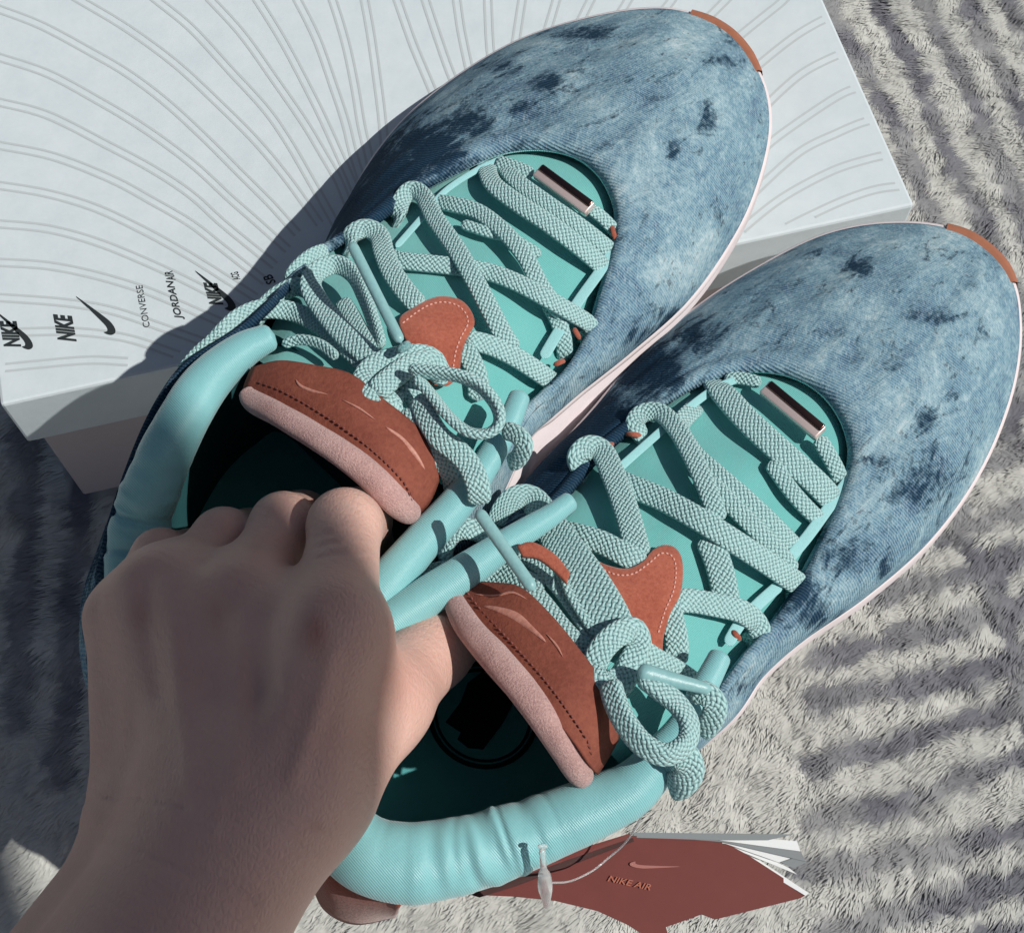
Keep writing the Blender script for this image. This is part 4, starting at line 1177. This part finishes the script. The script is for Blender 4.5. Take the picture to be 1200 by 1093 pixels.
# the spine strip rising behind
flat_poly("spine", [(551, 1047), (600, 1020), (660, 1000), (738, 976), (742, 981), (665, 1007), (600, 1031)], [.1505, .1500, .1490, .1465, .1462, .1475, .1492], M_TAGRED, .0006)
sp = [(552, 1048), (600, 1024), (665, 1000), (740, 977), (743, 985), (670, 1013), (606, 1037), (562, 1051)]
flat_poly("fold_strip", sp, [tagz(x, y) + .0012 for x, y in sp], M_TAGDARK, .0004)
for k, (pts, mt, zz) in enumerate([
        ([(742, 975), (842, 976), (930, 977), (900, 984), (838, 984), (744, 981)], M_PAPERG, .1445),
        ([(744, 977), (846, 978), (934, 985), (938, 997), (842, 984)], M_PAPER, .1435),
        ([(744, 978), (846, 980), (938, 996), (944, 1009), (846, 986)], M_PAPERG, .1428),
        ([(744, 979), (846, 981), (940, 1006), (930, 1016), (850, 988)], M_PAPER, .1420),
        ([(915, 1010), (930, 1005), (946, 1010), (930, 1017)], M_PAPERG, .1424),
        ([(744, 979), (842, 981), (924, 1016), (934, 1024), (850, 990)], M_PAPER, .1412),
        ([(744, 979), (842, 980), (876, 998), (948, 1046), (944, 1049), (838, 985)], M_PAPER, .1402)]):
    flat_poly("page", pts, zz, mt, .0002)
zk = lambda x, y: float(tagz(x, y)) + .0010
def tagframe(p0, p1, p2): return [P(np.array(float(q[0])), np.array(float(q[1])), np.array(zk(*q))) for q in (p0, p1, p2)]
o_, a_, b_ = tagframe((737, 1015), (795, 1023), (741, 1002))
c = crom(np.array(SW), 46, closed=True)
mk("swoosh_logo", o_ + np.outer(c[:, 0], a_ - o_) + np.outer(c[:, 1], b_ - o_), [tuple(range(46))], M_PINKINK, TG, smooth=False)
o_, a_, b_ = tagframe((712, 1032), (762, 1043), (714, 1025))
text_mesh("NIKE AIR", a_ - o_, b_ - o_, o_, M_ORANGEINK, TG, "tag_lettering", (1, 1), .2, .01)
# clear plastic fastener and its loop
def pz(x, y, z): return P(np.array(float(x)), np.array(float(y)), np.array(float(z)))
q = [[*pz(635, 992, .1915), .0011, .0011, 0], [*pz(636, 1004, .190), .0008, .0008, 0], [*pz(637, 1018, .187), .0009, .0009, 0], [*pz(638, 1026, .184), .0016, .0014, 0], [*pz(639, 1040, .179), .0018, .0015, 0], [*pz(640, 1052, .174), .0012, .0011, 0], [*pz(640, 1064, .169), .0006, .0006, 0]]
tube("tag_fastener", q, M_CLEAR, TG, m=14, n=40)
q = [[*pz(630, 992, .192), .0005, .0005, 0], [*pz(636, 991, .192), .0006, .0006, 0], [*pz(642, 992, .192), .0005, .0005, 0]]
tube("fastener_bar", q, M_CLEAR, TG, m=10, n=14)
q = [[*pz(x, y, z), .00028, .00028, 0] for x, y, z in ((644, 1034, .181), (668, 1032, .166), (694, 1020, .156), (714, 1004, .155), (730, 990, .158), (742, 974, .165), (752, 956, .172), (758, 944, .176))]
tube("tag_thread", q, M_CLEAR, TG, m=8, n=60)

# ------------------------------------------------------------------ hand and forearm
def cap_sd(Q, a, b, ra, rb):
    ab = b - a; t = np.clip(((Q - a) @ ab) / (ab @ ab), 0, 1)
    return np.linalg.norm(Q - (a + t[..., None] * ab), axis=-1) - (ra + (rb - ra) * t)
def smin(a, b, k):
    h = np.clip(.5 + .5 * (b - a) / k, 0, 1)
    return b * (1 - h) + a * h - k * h * (1 - h)
J = {k: pz(*v) for k, v in {
    'idx0': (392, 745, .222), 'idx1': (404, 616, .206), 'idx2': (420, 610, .178), 'idx3': (432, 640, .160),
    'mid0': (288, 705, .208), 'mid1': (332, 616, .194), 'mid2': (354, 610, .170), 'mid3': (378, 640, .152),
    'rin0': (206, 704, .195), 'rin1': (262, 632, .188), 'rin2': (292, 628, .160), 'rin3': (320, 660, .148),
    'pin0': (146, 724, .186), 'pin1': (188, 652, .182), 'pin2': (222, 648, .160), 'pin3': (250, 670, .145),
    'wri1': (345, 930, .214), 'wri2': (275, 940, .205), 'wri3': (205, 935, .188), 'wri4': (166, 930, .175),
    'cmc': (372, 905, .204), 'tmc': (440, 822, .196), 'tip1': (508, 762, .180), 'tip2': (560, 722, .164),
    'arm1a': (192, 985, .178), 'arm1b': (-74, 1370, .172), 'arm2a': (305, 965, .208), 'arm2b': (95, 1340, .208), 'arm3a': (245, 975, .199), 'arm3b': (5, 1355, .200)}.items()}
mm = .001
mnb = np.array(list(J.values())); lo = mnb.min(0) - .03; hi = mnb.max(0) + .03
yclip = pz(150, 1180, .2)[1]
lo[1] = max(lo[1], yclip)
h = .0011
ax_ = [np.arange(lo[i], hi[i], h) for i in range(3)]
G = np.stack(np.meshgrid(*ax_, indexing='ij'), -1)
shp = G.shape[:3]; Q = G.reshape(-1, 3)
palm = None
for a, b, ra, rb in (('wri1', 'idx0', 12, 10.5), ('wri2', 'mid0', 13, 10.5), ('wri3', 'rin0', 12.5, 10), ('wri4', 'pin0', 12, 9.5),
                     ('idx0', 'rin0', 9, 8.5), ('wri2', 'rin0', 13, 10)):
    d = cap_sd(Q, J[a], J[b], ra * mm, rb * mm)
    palm = d if palm is None else smin(palm, d, .015)
arm = None
for a, b, ra, rb in (('arm1a', 'arm1b', 15.5, 21), ('arm2a', 'arm2b', 17, 22), ('arm3a', 'arm3b', 17, 23), ):
    d = cap_sd(Q, J[a], J[b], ra * mm, rb * mm)
    arm = d if arm is None else smin(arm, d, .012)
arm = smin(arm, cap_sd(Q, pz(285, 985, .180), pz(62, 1350, .178), .017, .019), .012)      # underside of the forearm
palm = smin(palm, cap_sd(Q, pz(295, 940, .186), pz(300, 800, .184), .015, .015), .012)     # heel of the hand
D = smin(palm, arm, .014)
th_ = cap_sd(Q, J['cmc'], J['tmc'], 15 * mm, 12.8 * mm)
th_ = smin(th_, cap_sd(Q, J['tmc'], J['tip1'], 12.2 * mm, 9.6 * mm), .006)
th_ = smin(th_, cap_sd(Q, J['tip1'], J['tip2'], 9.8 * mm, 8 * mm), .003)
web = cap_sd(Q, pz(420, 800, .205), J['tmc'], 9 * mm, 9 * mm)
D = smin(D, smin(th_, web, .008), .012)
FD = None
for f, r0, r1, r2 in (('idx', 10.0, 8.8, 8.6), ('mid', 9.4, 8.2, 8.0), ('rin', 9.0, 7.9, 7.4), ('pin', 8.2, 7.0, 6.4)):
    fd = cap_sd(Q, J[f + '0'], J[f + '1'], r0 * mm, r1 * mm)
    fd = smin(fd, cap_sd(Q, J[f + '1'], J[f + '2'], (r1 + .2) * mm, r2 * mm), .003)
    fd = smin(fd, cap_sd(Q, J[f + '2'], J[f + '3'], r2 * mm, r2 * .85 * mm), .003)
    FD = fd if FD is None else smin(FD, fd, .0012)
D = smin(D, FD, .006)
upn = np.array([-.62, -.1, .78]); upn /= np.linalg.norm(upn)
for f, r_, o_ in (('idx', 6.5, 5.2), ('mid', 6.0, 5.2), ('rin', 5.5, 5.0), ('pin', 4, 3.2)):
    c = J[f + '0'] + upn * o_ * mm
    D = smin(D, np.linalg.norm(Q - c, axis=-1) - r_ * mm, .006)
# extensor tendons
for f, w0 in (('idx', 'wri1'), ('mid', 'wri2'), ('rin', 'wri3')):
    a = J[f + '0'] + upn * 8.2 * mm; b = J[w0] + upn * 9.5 * mm
    D = smin(D, cap_sd(Q, a, b, 2.0 * mm, 1.0 * mm), .006)
# ulna bump
D = smin(D, np.linalg.norm(Q - pz(176, 962, .186), axis=-1) - 9 * mm, .012)
D = D.reshape(shp)

def surface_nets(D, org, h):
    nx, ny, nz = D.shape
    S = D < 0
    c = [(0, 0, 0), (1, 0, 0), (0, 1, 0), (1, 1, 0), (0, 0, 1), (1, 0, 1), (0, 1, 1), (1, 1, 1)]
    def cor(A, o): return A[o[0]:nx - 1 + o[0], o[1]:ny - 1 + o[1], o[2]:nz - 1 + o[2]]
    cnt = sum(cor(S, o).astype(np.int8) for o in c)
    act = (cnt > 0) & (cnt < 8)
    I = np.argwhere(act)
    idx = -np.ones(act.shape, np.int64); idx[act] = np.arange(len(I))
    acc = np.zeros((len(I), 3)); num = np.zeros(len(I))
    for a in range(8):
        for b in range(a + 1, 8):
            if sum(abs(c[a][k] - c[b][k]) for k in range(3)) != 1: continue
            da = cor(D, c[a])[act]; db = cor(D, c[b])[act]
            m = (da < 0) != (db < 0)
            t = np.where(m, da / np.where(m, da - db, 1), 0)
            p = np.array(c[a])[None] * (1 - t)[:, None] + np.array(c[b])[None] * t[:, None]
            acc += p * m[:, None]; num += m
    V = (I + acc / num[:, None]) * h + org
    Fs = []
    for ax in range(3):
        u, v = [(1, 2), (2, 0), (0, 1)][ax]
        sl0 = [slice(1, -1)] * 3; sl1 = [slice(1, -1)] * 3
        sl0[ax] = slice(0, -1); sl1[ax] = slice(1, None)
        s0 = S[tuple(sl0)]; s1_ = S[tuple(sl1)]
        e = np.argwhere(s0 != s1_)
        sg = s0[tuple(e.T)]
        off = np.ones(3, int); off[ax] = 0
        e = e + off
        def g(du, dv):
            q = e.copy(); q[:, u] += du; q[:, v] += dv
            return idx[q[:, 0], q[:, 1], q[:, 2]]
        a, b, c_, d = g(-1, -1), g(0, -1), g(0, 0), g(-1, 0)
        f = np.stack([a, b, c_, d], -1)
        f[~sg] = f[~sg][:, ::-1]
        Fs.append(f)
    F = np.vstack(Fs); F = F[(F >= 0).all(1)]
    return V, F
HV, HF = surface_nets(D, lo, h)
# skin folds
def fold(V, pts, depth, wd_, zlev):
    a = crom(np.array(pts, float), 60); Wp = project(V)
    d = np.full(len(V), 1e9)
    for i in range(59):
        A = a[i]; B = a[i + 1]; ab = B - A
        t = np.clip(((Wp - A) @ ab) / (ab @ ab), 0, 1)
        d = np.minimum(d, np.linalg.norm(Wp - (A + t[:, None] * ab), axis=1))
    k = np.exp(-(d / wd_) ** 2) * depth * (V[:, 2] > zlev)
    V[:, 2] -= k
fold(HV, [(96, 938), (130, 934), (175, 937), (220, 946)], .0016, 3.5, .17)
fold(HV, [(90, 972), (149, 990), (206, 1015), (273, 1042), (300, 1056)], .0012, 4, .17)
fold(HV, [(300, 960), (340, 985), (372, 1000)], .0004, 4, .17)
for pts, dp, wd_ in (([(338, 668), (326, 735), (308, 810)], .0014, 20), ([(243, 660), (236, 735), (242, 810)], .0013, 20), ([(170, 680), (172, 740), (186, 810)], .0013, 14),
                     ([(388, 770), (372, 830), (345, 910)], -.0009, 11), ([(284, 730), (280, 810), (276, 910)], -.0009, 11), ([(204, 735), (210, 820), (222, 910)], -.0007, 11),
                     ([(330, 780), (345, 850), (400, 900)], -.0005, 5), ([(240, 830), (262, 900), (250, 980)], -.0005, 5),
                     ([(372, 640), (400, 634), (432, 640)], .0009, 3), ([(370, 654), (402, 648), (436, 655)], .0007, 3), ([(372, 628), (402, 622), (430, 628)], .0007, 3),
                     ([(306, 640), (328, 634), (346, 638)], .0008, 3), ([(236, 660), (258, 652), (276, 656)], .0007, 3),
                     ([(120, 956), (170, 962), (230, 985)], .0004, 2.5), ([(250, 1010), (310, 1030), (350, 1040)], .0004, 2.5)):
    fold(HV, pts, dp, wd_, .15)
Wp = project(HV)
red = np.zeros(len(HV))
for x, y, rx_, ry_, s in ((370, 740, 14, 24, .9), (250, 720, 16, 26, .5), (165, 720, 16, 24, .45), (400, 860, 60, 60, .2), (380, 690, 40, 30, .25), (373, 968, 10, 8, .4), (470, 800, 40, 40, .45), (300, 640, 12, 24, .3)):
    red = np.maximum(red, s * np.exp(-((Wp[:, 0] - x) / rx_) ** 2 - ((Wp[:, 1] - y) / ry_) ** 2))
person = mk("person", HV, HF, M_SKIN, attrs={"redness": red})
person["label"] = "bare left hand and forearm holding both sneakers by their collars"
person["category"] = "person"
sm = person.modifiers.new("smooth", 'SMOOTH'); sm.factor = .5; sm.iterations = 6

# ------------------------------------------------------------------ unseen head and shoulders, added off to the right to shade the hand
SC = np.array([-.166, .100, .19])
HC = SC + np.array(sdir[:]) * 1.6
sv = np.array(sdir[:])
h2 = .006
lo2 = HC + np.array([-.36, -.46, -.34]); hi2 = HC + np.array([.40, .16, .20])
ax_ = [np.arange(lo2[i], hi2[i], h2) for i in range(3)]
G = np.stack(np.meshgrid(*ax_, indexing='ij'), -1); shp = G.shape[:3]; Q = G.reshape(-1, 3)
def ell(Q, c, r):
    q = (Q - c) / r; k = np.linalg.norm(q, axis=-1)
    return (k - 1) * min(r)
D2 = ell(Q, HC, np.array([.076, .098, .108]))
D2 = smin(D2, ell(Q, HC + [-.010, .030, -.055], np.array([.050, .055, .060])), .03)
D2 = smin(D2, cap_sd(Q, HC + [-.012, .088, -.012], HC + [-.016, .112, -.038], .008, .013), .012)      # nose
for sx in (-1, 1):
    D2 = smin(D2, ell(Q, HC + [sx * .074, -.005, -.02], np.array([.010, .020, .032])), .008)            # ears
    D2 = np.maximum(D2, -(np.linalg.norm(Q - (HC + [sx * .030, .100, -.008]), axis=-1) - .016))         # eye sockets
D2 = smin(D2, cap_sd(Q, HC + [0, -.03, -.07], HC + [.01, -.17, -.16], .052, .058), .03)                 # neck
D2 = smin(D2, cap_sd(Q, HC + [-.17, -.25, -.22], HC + [.20, -.25, -.20], .062, .062), .06)              # shoulders
V2, F2 = surface_nets(D2.reshape(shp), lo2, h2)
ph = mk("person", V2, F2, M_SKIN, attrs={"redness": np.zeros(len(V2))})
ph["label"] = "unseen dark-haired head and shoulders added beyond the right edge to shade the hand"
ph["category"] = "person"
D3 = ell(Q, HC + [0, -.018, .018], np.array([.082, .090, .108]))
D3 = np.maximum(D3, -(Q - HC - [0, .035, -.01]) @ np.array([0, -.85, .53]) * 1.0)
M_HAIR = mat_simple_noise("dark_hair", (.02, .014, .01), (.05, .035, .03), 300, .5)
V3, F3 = surface_nets(D3.reshape(shp), lo2, h2)
mk("hair", V3, F3, M_HAIR, ph)
